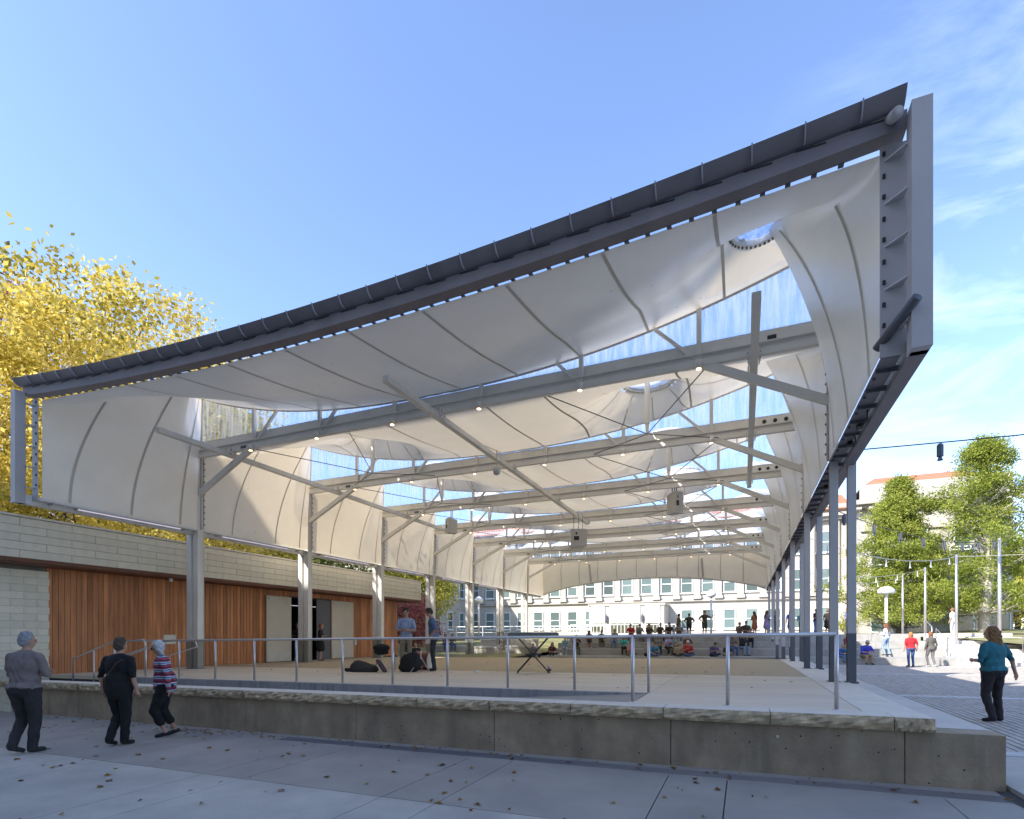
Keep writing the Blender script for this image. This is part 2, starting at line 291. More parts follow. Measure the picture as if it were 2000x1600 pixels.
M['leaf_cedar'] = leafmat('cedar_needles', (0.08, 0.12, 0.02), (0.25, 0.30, 0.05), (0.42, 0.44, 0.11))
M['leaf_pink'] = leafmat('pink_red_shrub_leaves', (0.16, 0.05, 0.05), (0.36, 0.12, 0.11), (0.52, 0.24, 0.2))
M['litter'] = leafmat('fallen_leaves', (0.10, 0.05, 0.02), (0.30, 0.14, 0.035), (0.42, 0.27, 0.06))

# ================================================================== GROUND
def grid_sheet(name, xs, ys, fzv, m, kind='structure'):
    vs = [(x, y, fzv(x, y)) for y in ys for x in xs]; nx = len(xs); fs = []
    for j in range(len(ys) - 1):
        for i in range(nx - 1): a = j * nx + i; fs.append((a, a + 1, a + nx + 1, a + nx))
    mb = MB(); mb.add(vs, fs); return mb.build(name, m, kind=kind)
far = [-900, -300, -100, -60, -35, -22, -10, 2.3, 9, 20, 40, 80, 300, 900]
grid_sheet('ground', far, [-900, -300, -60, -10, 0, 20, 60, 120, 300, 900], lambda x, y: gz(x) - 0.06, M['ground'])
pave = empty('plaza_pavement'); pave['kind'] = 'structure'
def slab(parent, x0, x1, y0, y1, m, zf, th=0.055, g=0.006, name='slab'):
    mb = MB(); z0, z1 = zf(x0), zf(x1)
    a = [(x0 + g, y0 + g), (x1 - g, y0 + g), (x1 - g, y1 - g), (x0 + g, y1 - g)]
    vs = [(x, y, (z0 if i in (0, 3) else z1) - th) for i, (x, y) in enumerate(a)] + [(x, y, (z0 if i in (0, 3) else z1)) for i, (x, y) in enumerate(a)]
    mb.add(vs, [(4, 5, 6, 7), (0, 1, 5, 4), (1, 2, 6, 5), (2, 3, 7, 6), (3, 0, 4, 7)]); return mb.build(name, m, parent)
jx = [2.47]
while jx[-1] > -21: jx += [jx[-1] - 0.64, jx[-1] - 2.64]
jx = [5.11, 4.47] + jx
for i in range(len(jx) - 1):
    x1, x0 = jx[i], jx[i + 1]
    slab(pave, x0, x1, 4.65, 6.62, M['slab_smooth'], gz)
    for ya, yb in ((2.0, 4.65), (-0.6, 2.0), (-6.0, -0.6)):
        slab(pave, x0, x1, ya, yb, M['slab'], gz)
slab(pave, -21, 2.5, 6.62, 7.4, M['slab_smooth'], lambda x: gz(x) - 0.006, name='drain_bed')
dr = MB()
for i in range(380):
    x = 2.45 - i * 0.025
    dr.box(x - 0.009, x, 6.70, 6.94, gz(x) - 0.02, gz(x) + 0.001)
dg = dr.build('drain_grate', M['drain'], pave); dg['kind'] = 'stuff'

# right plaza
PZ = 0.07
def pz(x): return PZ + 0.0105 * (min(x, 12) - 4)
grid_sheet('plaza_bed', [2.4, 4, 9, 16, 30], [2, 9, 20, 33.5], lambda x, y: pz(x) - 0.05, M['joint'])
slab(pave, 2.52, 4.5, 4.5, 8.9, M['slab'], pz); slab(pave, 4.5, 8, 4.5, 8.9, M['slab'], pz)
plz = empty('paver_field'); plz['kind'] = 'structure'
for yb in (8.95, 16.55, 25.25, 31.2):
    for k in range(8): slab(plz, 2.5 + k * 2.2, 4.7 + k * 2.2, yb, yb + 0.32, M['band'], pz, g=0.003, name='paving_band_stone')
pv = MB()
for (ya, yb) in ((9.27, 16.55), (16.87, 25.25), (25.57, 31.2), (31.52, 32.7)):
    nrow = int(14.5 / 0.125)
    for r in range(nrow):
        x = 2.5 + r * 0.125; off = (r * 0.37) % 0.9; y = ya - off
        while y < yb:
            a = max(y, ya); b = min(y + 0.9, yb) - 0.012
            if b > a + 0.05:
                z = pz(x) + RNG.uniform(-0.003, 0.002); k = len(pv.v)
                pv.v += [(x, a, z), (x + 0.098, a, z), (x + 0.098, b, z), (x, b, z), (x, a, z - 0.04), (x + 0.098, a, z - 0.04), (x + 0.098, b, z - 0.04), (x, b, z - 0.04)]
                pv.f += [(k, k + 1, k + 2, k + 3), (k, k + 4, k + 5, k + 1), (k + 1, k + 5, k + 6, k + 2), (k + 3, k + 7, k + 4, k)]; pv.m += [0] * 4
            y += 0.9
pvo = pv.build('paver', M['paver'], plz); pvo['kind'] = 'stuff'

# lawns and far ground
def slope_lawn(x, y):
    if y < 45: base = 1.55
    elif y < 60: base = 1.55 + (y - 45) * 0.02
    else: base = 1.85
    return base
grid_sheet('lawn', [9.5, 14, 20, 30, 60, 150], [38.8, 42, 48, 56, 70, 150], lambda x, y: slope_lawn(x, y) + 0.10 * math.sin(x * 0.4) + (0.02 * (x - 9)), M['lawn'])
grid_sheet('upper_terrace_ground', [-12.5, -4, 2, 10, 16], [38.9, 44, 52, 63], lambda x, y: 1.585 + 0.0105 * (x - 2) + 0.004 * max(0, y - 45), M['terrace'])
grid_sheet('side_lawn', [-60, -40, -30, -20, -12.6], [27.6, 36, 46, 56, 63], lambda x, y: 0.25 + max(0, (y - 30)) * 0.03, M['lawn'])

# ================================================================== STAGE
stage = empty('stage_floor'); stage['kind'] = 'structure'
def sslab(x0, x1, y0, y1, m, name='floor_slab', dz=0.0):
    mb = MB(); P = [(x0 + .004, y0 + .004), (x1 - .004, y0 + .004), (x1 - .004, y1 - .004), (x0 + .004, y1 - .004)]
    vs = [(x, y, fz(x, y) - 0.1) for x, y in P] + [(x, y, fz(x, y) + dz) for x, y in P]
    mb.add(vs, [(4, 5, 6, 7), (0, 1, 5, 4), (1, 2, 6, 5), (2, 3, 7, 6), (3, 0, 4, 7)]); return mb.build(name, m, stage)
xe = [-18.15, -14.9, -11.6, -8.2, -4.8, -1.42, 1.30]
for i in range(6):
    if i == 5: sslab(xe[i], xe[i + 1], 7.42, 9.0, M['stage'])
    sslab(xe[i], xe[i + 1], 9.0, 13.6, M['stage'])
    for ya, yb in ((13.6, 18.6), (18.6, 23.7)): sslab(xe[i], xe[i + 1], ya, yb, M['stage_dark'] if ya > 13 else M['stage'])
y = 7.42
while y < 23.6:
    sslab(1.30, 1.88, y, min(y + 1.6, 23.7), M['captop'], 'edge_stone', 0.003); y += 1.6
mb = MB()
mb.box(-18.15, 1.85, 9.01, 23.68, -0.4, 0.36, 0.0).box(-1.4, 1.85, 7.45, 9.0, -0.4, 0.5)
vs = [(-18.15, 9.01, -0.3), (1.85, 9.01, -0.3), (1.85, 23.68, -0.3), (-18.15, 23.68, -0.3)] + [(x, y, fz(x, y) - 0.102) for x, y in ((-18.15, 9.01), (1.85, 9.01), (1.85, 23.68), (-18.15, 23.68))]
mb.add(vs, [(4, 5, 6, 7), (0, 1, 5, 4), (1, 2, 6, 5), (2, 3, 7, 6), (3, 0, 4, 7)])
mb.build('stage_base', M['joint'], stage)
mb = MB()   # curb beside the ramp
for a, b in ((-15.2, -11.6), (-11.6, -8.2), (-8.2, -4.8), (-4.8, -1.42)):
    mb = MB(); mb.box(a + .003, b - .003, 8.86, 8.998, -0.35, fz(a, 9) + 0.004, fz(b, 9) - fz(a, 9)); mb.build('curb_stone', M['curb'], stage)
mb = MB(); vs = [(-13.6, 7.44, -0.16), (-1.43, 7.44, fz(-1.42, 8) - 0.004), (-1.43, 8.86, fz(-1.42, 8) - 0.004), (-13.6, 8.86, -0.16)]
mb.add(vs, [(0, 1, 2, 3)]); mb.build('ramp', M['slab_smooth'], kind='structure')
# side ledge
ledge = empty('side_ledge', label='low concrete ledge running back along the right side of the stage', cat='ledge')
y = 7.5
while y < 32.5:
    mb = MB(); yb = min(y + 3.0, 32.6); mb.box(1.90, 2.48, y + .004, yb - .004, -0.1, 0.575 - 0.003 * (y - 7.5)); mb.build('ledge_block', M['ledge'], ledge); y += 3.0
# retaining wall
rw = empty('retaining_wall', (-6, 7.3, 0), label='long stained concrete wall topped with rough limestone along the front of the stage', cat='wall')
rwl = lambda o: (setattr(o, 'matrix_parent_inverse', Matrix.Translation((6, -7.3, 0))), o)[1]
edges = [2.49, 1.62, -0.85, -3.32, -5.8, -8.28, -10.76, -13.24, -15.8]
for i in range(len(edges) - 1):
    x1, x0 = edges[i], edges[i + 1]; mb = MB()
    top = (0.575 if i == 0 else 0.0)
    zt = lambda x: 0.572 + 0.0105 * (x - 1.9)
    za, zb = zt(x0), zt(x1)
    mb.box(x0 + .005, x1 - .005, 7.13, 7.43, -0.32, za, zb - za); rwl(mb.build('wall_panel', M['concrete'], rw))
rwl(MB().box(-15.78, 2.47, 7.16, 7.40, -0.32, 0.36).build('wall_core', M['joint'], rw))
rwl(MB().tube([(0.37, 7.135, 0.42), (0.37, 7.115, 0.42)], 0.016, 10).build('tie_plug', M['captop'], rw))
def capstone(seed, ln):
    r = np.random.default_rng(seed); nx, nz_ = 14, 5; mb = MB(); x = np.linspace(0.004, ln - .004, nx); z = np.linspace(0, 0.15, nz_)
    vs = []
    for j in range(nz_):
        for i in range(nx):
            e = 0 if (j in (0, nz_ - 1)) else 1
            dy = -0.018 * e + (r.uniform(-0.022, 0.016) if e else r.uniform(-.004, .004)) + 0.010 * math.sin(i * 2.3 + j * 1.7 + seed * 2)
            zz = z[j] + (r.uniform(-.008, .008) if 0 < j < nz_ - 1 else 0)
            vs.append((x[i], dy, zz))
    fs = [(j * nx + i, j * nx + i + 1, (j + 1) * nx + i + 1, (j + 1) * nx + i) for j in range(nz_ - 1) for i in range(nx - 1)]
    mb.add(vs, fs)
    mb.cur = 1; k = len(mb.v)
    mb.v += [(x[0], 0.40, 0.15), (x[-1], 0.40, 0.15)]
    top = [(nz_ - 1) * nx + i for i in range(nx)]
    mb.f.append(tuple(top + [k + 1, k])); mb.m.append(1)
    mb.cur = 0; mb.add([(x[0], 0.40, 0), (x[-1], 0.40, 0), (x[0], 0.0, 0), (x[-1], 0, 0), (x[-1], .4, .15), (x[-1], -0.01, .15), (x[0], .4, .15), (x[0], -.01, .15)], [(2, 0, 1, 3), (3, 1, 4, 5), (0, 2, 7, 6), (0, 6, 4, 1)])
    return mb.mesh('cap_stone', [M['capstone'], M['captop']])
caps = [capstone(s, 1.22) for s in range(4)]
x = 1.88; o = rwl(inst(capstone(9, 0.37), 'cap_stone', rw, (x - 0.37, 7.075, 0.574))); x -= 0.37; k = 0
while x > -15.7:
    x -= 1.22; o = rwl(inst(caps[k % 4], 'cap_stone', rw, (x, 7.075, 0.574 + 0.0105 * (x - 1.3)))); o.rotation_euler = (0, -0.0105, 0); k += 1
pier = empty('block_pier', (-16.1, 7.3, -0.2), label='short pale block pier ending the front wall by the left building', cat='pier')
for j in range(5): MB().box(-0.28, 0.24, -0.2, 0.35, j * 0.2 + .004, j * 0.2 + .197).build('block', M['block_green'], pier)

# railings
def rail_system(name, label, path, posts, top_r=0.026, post_r=0.024):
    t = empty(name, label=label, cat='railing', group='handrails around the stage')
    MB().tube(path, top_r, 10).build('top_rail', M['steel'], t, smooth=True)
    for (p, q) in posts:
        b = MB(); b.tube([p, q], post_r, 10); b.lathe((p[0], p[1], p[2]), [(0.05, 0), (0.05, 0.012)], 12); b.build('post', M['steel'], t, smooth=True)
    return t
zr = lambda x, y: fz(x, y) + 0.925
ps = []
for k in range(12):
    x = -1.42 - 1.25 * k; ps.append(((x, 9.0, fz(x, 9)), (x, 9.0, zr(x, 9))))
rail_system('stage_railing', 'long stainless steel handrail on the curb above the ramp', [(-1.42, 9.0, zr(-1.42, 9)), (-15.2, 9.0, zr(-15.2, 9))], ps)
ps = [((x, 7.62, fz(x, 7.6)), (x, 7.62, zr(x, 7.6))) for x in (-1.42, -0.19, 1.04)]
rail_system('stage_railing', 'short stainless steel handrail at the front right corner of the stage', [(1.04, 7.62, zr(1.04, 7.6)), (-1.42, 7.62, zr(-1.42, 7.6)), (-1.42, 9.0, zr(-1.42, 9))], ps)
for yy, lb in ((8.75, 'nearer sloping handrail on the steps by the cedar wall'), (10.1, 'farther sloping handrail on the steps by the cedar wall')):
    rail_system('stair_handrail', lb, [(-16.5, yy, -0.1), (-16.5, yy, 0.98), (-14.9, yy, 1.42), (-13.6, yy, 1.50), (-13.5, yy, 1.30), (-14.6, yy, 1.05), (-14.65, yy, 0.55)], [((-15.6, yy, 0.1), (-15.6, yy, 1.22))], 0.02, 0.02)
st = empty('entry_steps', (0, 0, 0), label='small concrete steps up to the stage beside the cedar wall', cat='steps')
for k in range(4): MB().box(-17.6, -16.0 + 0.32 * k, 7.9, 8.86, -0.3 + 0.0, -0.02 + 0.14 * (3 - k) if False else -0.16 + 0.0 + 0.14 * (k + 1) * 0 + 0.02 * k).build('step', M['curb'], st)

# terraces
tr = empty('seating_terraces', label='broad concrete seating terraces rising behind the stage', cat='terraces')
TE = [(32.7, 0.40), (34.5, 0.80), (36.4, 1.20), (38.4, 1.60)]
def tz(z, x): return z + 0.0105 * (x - 2)
for i, (ty, tzv) in enumerate(TE):
    yb = TE[i + 1][0] + 0.05 if i < 3 else 38.95
    x = -12.0
    while x < 9.4:
        x2 = min(x + 2.7, 9.5); MB().box(x + .004, x2 - .004, ty, yb, -0.2, tz(tzv, x), tz(0, x2) - tz(0, x)).build('terrace_block', M['terrace'], tr); x = x2
# stage back step and floor between
grid_sheet('audience_floor', [-18.5, -12, -4, 1.9], [23.72, 28, 32.75], lambda x, y: 0.12 + 0.0105 * (x - 2), M['terrace'])
# stairs beside terraces
ss = empty('side_stairs', label='pale concrete stairs climbing to the lawn right of the terraces', cat='stairs')
for i in range(8): MB().box(9.5, 13.5, 32.7 + i * 0.75, 38.9, -0.1, 0.10 + 0.20 * (i + 1)).build('step', M['band'], ss)
pw = empty('planter_wall', label='long pale concrete planter wall at the lawn edge on the right', cat='wall')
MB().box(13.5, 19, 31.8, 32.3, -0.1, 1.0).box(13.5, 14.0, 32.3, 38.8, -0.1, 1.5).box(19, 40, 30.5, 31.0, -0.1, 0.75).build('wall_face', M['band'], pw)
mb = MB(); mb.add([(14, 32.3, 0.95), (45, 31, 0.9), (45, 38.8, 1.75), (9.6, 38.85, 1.62)], [(0, 1, 2, 3)]); mb.build('lawn_bank', M['lawn'], kind='structure')
for k, (hx, hy) in enumerate(((9.5, 36.4), (9.5, 34.6), (9.5, 32.8), (12.0, 36), (12.6, 33.2))):
    t = empty('stair_handrail', label='thin steel handrail %s' % ['at the top left of the side stairs', 'halfway up the left of the side stairs', 'at the foot left of the side stairs beside the seated man', 'at the top right of the side stairs', 'at the foot right of the side stairs'][k], cat='railing', group='handrails on the side stairs')
    z0 = 0.1 + (hy - 32.7) * 0.27
    MB().tube([(hx, hy, z0), (hx, hy, z0 + 0.95), (hx, hy + 1.1, z0 + 1.35), (hx, hy + 1.1, z0 + 0.4)], 0.022, 8).build('rail_tube', M['steel'], t, smooth=True)

# ================================================================== CANOPY
XL, XR, XC = -16.3, 1.55, -7.375
Y0 = 7.955; LN = [12.3 + 4.85 * k for k in range(7)]; YB = 45.3
ZB = 5.05; ZF = 7.54
def ztop(X): return 0.0
def TA(X): return 7.55 + 0.42 * ((X - XC) / 9.0) ** 2      # arched top of the front edge
can = empty('stage_canopy', (XC, 26, 0), label='huge white tensile fabric canopy on grey steel columns over the stage', cat='canopy')
CI = Matrix.Translation((-XC, -26, 0))
def cp(o): o.matrix_parent_inverse = CI; return o

# columns
colm = {}
def column(xc, yb, lo, inner):
    z0 = fz(xc, yb) if yb < 24 else (0.15 if yb < 33 else 0.9)
    if xc > 0 and yb > 32.7: z0 = 0.4
    b = MB(); w, h_ = (0.058, 0.07) if xc > 0 else (0.09, 0.10)
    for mi_, za_, zb_, e_ in ((0, z0 + 0.95, lo, 0.0), (1, z0, z0 + 0.95, 0.002)):
        b.mat(mi_).box(xc - w - e_, xc + w + e_, yb - h_ - e_, yb + h_ + e_, za_, zb_)
        b.box(xc - w - 0.012 - e_, xc + w + 0.012 + e_, yb - h_ - 0.014, yb - h_ - e_, za_, zb_).box(xc - w - 0.012 - e_, xc + w + 0.012 + e_, yb + h_ + e_, yb + h_ + 0.014, za_, zb_)
    b.mat(1).box(xc - w - 0.05, xc + w + 0.05, yb - h_ - 0.05, yb + h_ + 0.05, z0 - 0.02, z0 + 0.015)
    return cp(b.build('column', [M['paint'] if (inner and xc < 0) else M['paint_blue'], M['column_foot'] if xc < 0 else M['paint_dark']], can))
for Yk in LN:
    if Yk > 40 and False: continue
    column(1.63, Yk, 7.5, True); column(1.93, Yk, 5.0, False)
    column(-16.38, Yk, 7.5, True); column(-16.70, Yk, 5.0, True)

# fabric panels
def WK(u): return 0.90 * (u / 0.72) ** 1.35 if u < 0.72 else 0.90 + 0.10 * (u - 0.72) / 0.28
def TC(u): return 1.12 * ((u / 0.72) ** 1.5 if u < 0.72 else 0.06 + 0.94 * math.cos(math.pi / 2 * (u - 0.72) / 0.28) ** 1.3 if u < 0.999 else 0.06)
def panel_fn(ya, yb, arch=False, zr_mid=7.93, zr_end=9.30, t_end=1.2, last=False, rings=()):
    H = (XR - XL) / 2
    def P(u, side, s):
        # side: 'L','R' wall (s=height fraction) or 'roof' (s=-1..1)
        wk = WK(u)
        zc = ZF + wk * (zr_end - ZF); tc_ = TC(u)
        if side != 'roof':
            z = ZB + s * (zc - ZB); t = tc_ * s ** 1.9 + 0.06 * math.sin(math.pi * s) * math.sin(math.pi * u)
            X = XR - t if side == 'R' else XL + t
            return (X, ya + u * (yb - ya), z + (ztop(X) * s))
        X = XC + s * (H - tc_); q = abs(s)
        zrear = zr_mid + (zr_end - zr_mid) * q ** 2.3
        wr = u * (1 - q ** 5) + wk * q ** 5
        zf_ = TA(X) - 0.385 - (TA(XR) - 0.385 - ZF) * q ** 6 if arch else ZF
        z = zf_ + wr * (zrear - zf_) - 0.10 * math.sin(math.pi * u) * (1 - q ** 4)
        Y = ya + u * (yb - ya)
        for (rx, ry, rz, rr) in rings:
            d = math.hypot(X - rx, Y - ry)
            e = min(1, (yb - Y) / 0.45); e = e * e * (3 - 2 * e)
            f = math.exp(-max(0, d - rr) / (0.8 if rr > .6 else 0.5)) * max(0, e)
            z += max(0, rz - z) * f
        return (X, Y, z + ztop(X))
    return P
def panel(ya, yb, rings, k):
    P = panel_fn(ya, yb, arch=(k == 0), rings=rings); nu = 26; nw = 14; nr = 74
    pts = []; 
    cols = [('L', j / nw) for j in range(nw)] + [('roof', -1 + 2 * j / nr) for j in range(nr + 1)] + [('R', 1 - j / nw) for j in range(1, nw + 1)]
    vs = [P(i / nu, sd_, s) for i in range(nu + 1) for (sd_, s) in cols]; nc = len(cols); fs = []
    for i in range(nu):
        for j in range(nc - 1):
            a = i * nc + j; f = (a, a + 1, a + nc + 1, a + nc); c = [sum(vs[q][w] for q in f) / 4 for w in range(3)]
            if nw <= j < nw + nr and any(math.hypot(c[0] - r[0], c[1] - r[1]) < r[3] for r in rings): continue
            fs.append(f)
    mb = MB(); mb.add(vs, fs); o = cp(mb.build('fabric_panel', M['fabric'], can, smooth=True))
    # seams
    def strip(fn, w, n=22, dz=-0.012):
        s_ = MB(); vv = []
        for i in range(n + 1):
            a, b = fn(i / n, -w), fn(i / n, w); vv += [a, b]
        s_.add(vv, [(2 * i, 2 * i + 1, 2 * i + 3, 2 * i + 2) for i in range(n)])
        so_ = s_.build('seam', M['seam'], o, smooth=True); return so_
    for j in range(11):
        X = -14.35 + 1.57 * j + (-0.15 if k == 0 else 0.35 * (k % 2))
        if X > 0.3: continue
        H = (XR - XL) / 2
        def fn(t, w, X=X):
            u = 0.01 + 0.98 * t; tc_ = TC(u); s = max(-1, min(1, (X + w - XC) / (H - tc_))); p = P(u, 'roof', s); return (p[0], p[1], p[2] - 0.010)
        ok = True
        def near(t):
            p = fn(t, 0); return any(math.hypot(p[0] - r[0], p[1] - r[1]) < r[3] + 0.1 for r in rings)
        if any(near(t / 20) for t in range(21)):
            continue
        strip(fn, 0.028 if k < 2 else 0.02)
    for (rx, ry, rz, rr) in rings:      # radial seams of the cone
        if k == 0: continue
        for an in range(0, 360, 40):
            a = math.radians(an + 10)
            def fn(t, w, a=a):
                d = rr + 0.12 + t * 1.5; x_ = rx + d * math.cos(a) - w * math.sin(a); y_ = ry + d * math.sin(a) + w * math.cos(a)
                u = min(max((y_ - ya) / (yb - ya), 0.01), 0.99); tc_ = TC(u); s = max(-1, min(1, (x_ - XC) / ((XR - XL) / 2 - tc_))); p = P(u, 'roof', s); return (p[0], p[1], p[2] - 0.010)
            strip(fn, 0.016, 12)
    for sd_ in ('L', 'R'):
        for uu in ((0.22, 0.62, 0.88) if k else (0.14, 0.50, 0.84)):
            def fn(t, w, uu=uu, sd_=sd_):
                u = min(0.99, uu + (t ** 2) * 0.16 * (1 if uu < 0.8 else 0.5) + w / (yb - ya)); p = P(u, sd_, 0.01 + t * 0.97); return (p[0] - 0.010 if sd_ == 'R' else p[0] + 0.010, p[1], p[2])
            strip(fn, 0.035 if k == 0 else 0.025)
    # edge rope at the rear edge
    pts = [P(1, 'L', s / 10) for s in range(10)] + [P(1, 'roof', -1 + s / 20) for s in range(41)] + [P(1, 'R', 1 - s / 10) for s in range(1, 11)]
    MB().tube([(p[0], p[1] + 0.01, p[2]) for p in pts], 0.035, 6).build('edge_tube', M['paint_blue'] if k == 0 else M['paint'], o, smooth=True)
    return o, P
bays = [(Y0, LN[0])] + [(LN[i], LN[i + 1]) for i in range(6)]
RINGS = []
for k, (ya, yb) in enumerate(bays):
    if k == 0: rings = [(XR - 1.34, 10.9, 9.10, 0.42), (XL + 1.34, 10.9, 9.10, 0.42)]
    else: rings = [(XR - 4.1, yb - 1.25, 8.98, 0.72), (XL + 4.1, yb - 1.25, 8.98, 0.72)]
    if k: ya_ = ya + 0.16
    else: ya_ = ya
    po, P = panel(ya_, yb, rings, k)
    for (rx, ry, rz, rr) in rings:
        prof = [(rr + 0.10, -0.03), (rr + 0.10, 0.03), (rr - 0.04, 0.05), (rr - 0.04, -0.05)]
        zc = rz - 0.02 + ztop(rx)
        mb = MB(); n = 28
        vs = []; fs = []
        for r_, z_ in prof:
            for i in range(n):
                a = 2 * math.pi * i / n; vs.append((rx + r_ * math.cos(a), ry + r_ * math.sin(a), zc + z_))
        for q in range(4):
            for i in range(n): fs.append((q * n + i, q * n + (i + 1) % n, ((q + 1) % 4) * n + (i + 1) % n, ((q + 1) % 4) * n + i))
        mb.add(vs, fs)
        ro = cp(mb.build('ring', M['paint'], can, smooth=False))
        bt = MB()
        for i in range(36):
            a = 2 * math.pi * i / 36; bt.box(rx + (rr + .04) * math.cos(a) - .018, rx + (rr + .04) * math.cos(a) + .018, ry + (rr + .04) * math.sin(a) - .018, ry + (rr + .04) * math.sin(a) + .018, zc - 0.065, zc - 0.03)
        b_ = bt.build('bolt', M['paint_dark'] if k == 0 else M['paint'], ro); b_['kind'] = 'stuff'
        dm = MB(); dm.lathe((rx, ry, zc + 0.04), [(rr - 0.02, 0), (rr * 0.5, 0.05), (0.02, 0.07)], 24); dm.build('skylight_cover', M['cover'] if k else M['film'], ro, smooth=True)
    if k:
        for (rx, ry, rz, rr) in rings:
            m_ = MB(); zb = 7.35 + ztop(rx)
            m_.tube([(rx, ry, rz - 0.02 + ztop(rx)), (rx, ry, zb + 0.35)], 0.075, 10); m_.tube([(rx, ry, zb + .35), (rx, ry, zb)], [0.06, 0.03], 8)
            mo = cp(m_.build('ring_mast', M['paint'], can, smooth=False))
            for (ex, ey) in ((rx - 1.9, ya), (rx + 1.9, ya), (rx - 2.0, yb), (rx + 2.0, yb)):
                MB().tube([(rx, ry, zb + 0.05), (ex, ey, 7.42 + ztop(ex))], 0.013, 6).build('brace_cable', M['paint_dark'], mo)

# last bay (flat) and rear wall
def last_bay():
    ya = LN[6] + 0.16; mb = MB(); nx = 40; ny = 8; vs = []
    for j in range(ny + 1):
        for i in range(nx + 1):
            X = XL + (XR - XL) * i / nx; u = j / ny; q = abs((X - XC) / 8.925)
            vs.append((X, ya + (YB - ya) * u, ZF + 0.45 * u + ztop(X)))
    mb.add(vs, [(j * (nx + 1) + i, j * (nx + 1) + i + 1, (j + 1) * (nx + 1) + i + 1, (j + 1) * (nx + 1) + i) for j in range(ny) for i in range(nx)])
    for X in (XL, XR):
        mb.add([(X, ya, ZB), (X, YB, ZB), (X, YB, ZF + 0.45 + ztop(X)), (X, ya, ZF + ztop(X))], [(0, 1, 2, 3)])
    o = cp(mb.build('fabric_panel', M['fabric'], can, smooth=False))
    mb = MB(); vs = []; n = 40
    fb = lambda q: ZB + 0.1 + 1.15 * (1 - q * q) ** 0.8
    for i in range(n + 1):
        X = XL + (XR - XL) * i / n; q = (X - XC) / 8.93; vs += [(X, YB, fb(min(1, abs(q)))), (X, YB - 0.25, 7.0), (X, YB, ZF + 0.45 + ztop(X))]
    mb.add(vs, [(3 * i + a, 3 * i + 3 + a, 3 * i + 4 + a, 3 * i + 1 + a) for i in range(n) for a in (0, 1)])
    w = cp(mb.build('rear_fabric_panel', M['fabric'], can, smooth=True))
    MB().tube([(XL + (XR - XL) * i / n, YB, fb(min(1, abs((XL + (XR - XL) * i / n - XC) / 8.93)))) for i in range(n + 1)], 0.09, 8).build('edge_tube', M['paint'], w, smooth=True)
    for X in np.arange(-14.6, 0.5, 1.62):
        q = (X - XC) / 8.93; z0 = fb(abs(q)); MB().add([(X - .03, YB - 0.03, z0), (X + .03, YB - 0.03, z0), (X + .03, YB - 0.28, 7.0), (X - .03, YB - .28, 7.0)], [(0, 1, 2, 3)]).add([(X - .03, YB - .28, 7.0), (X + .03, YB - .28, 7.0), (X + .03, YB - .03, 7.9), (X - .03, YB - .03, 7.9)], [(0, 1, 2, 3)]).build('seam', M['seam'], w)
    for X in (-11.9, -2.9):
        b = MB(); b.bar((X, YB - 0.32, fb(abs((X - XC) / 8.93)) + .05), (X - 0.12, YB - 0.45, 7.6), 0.16, 0.08); b.build('rear_rib', M['paint_blue'], w)
last_bay()

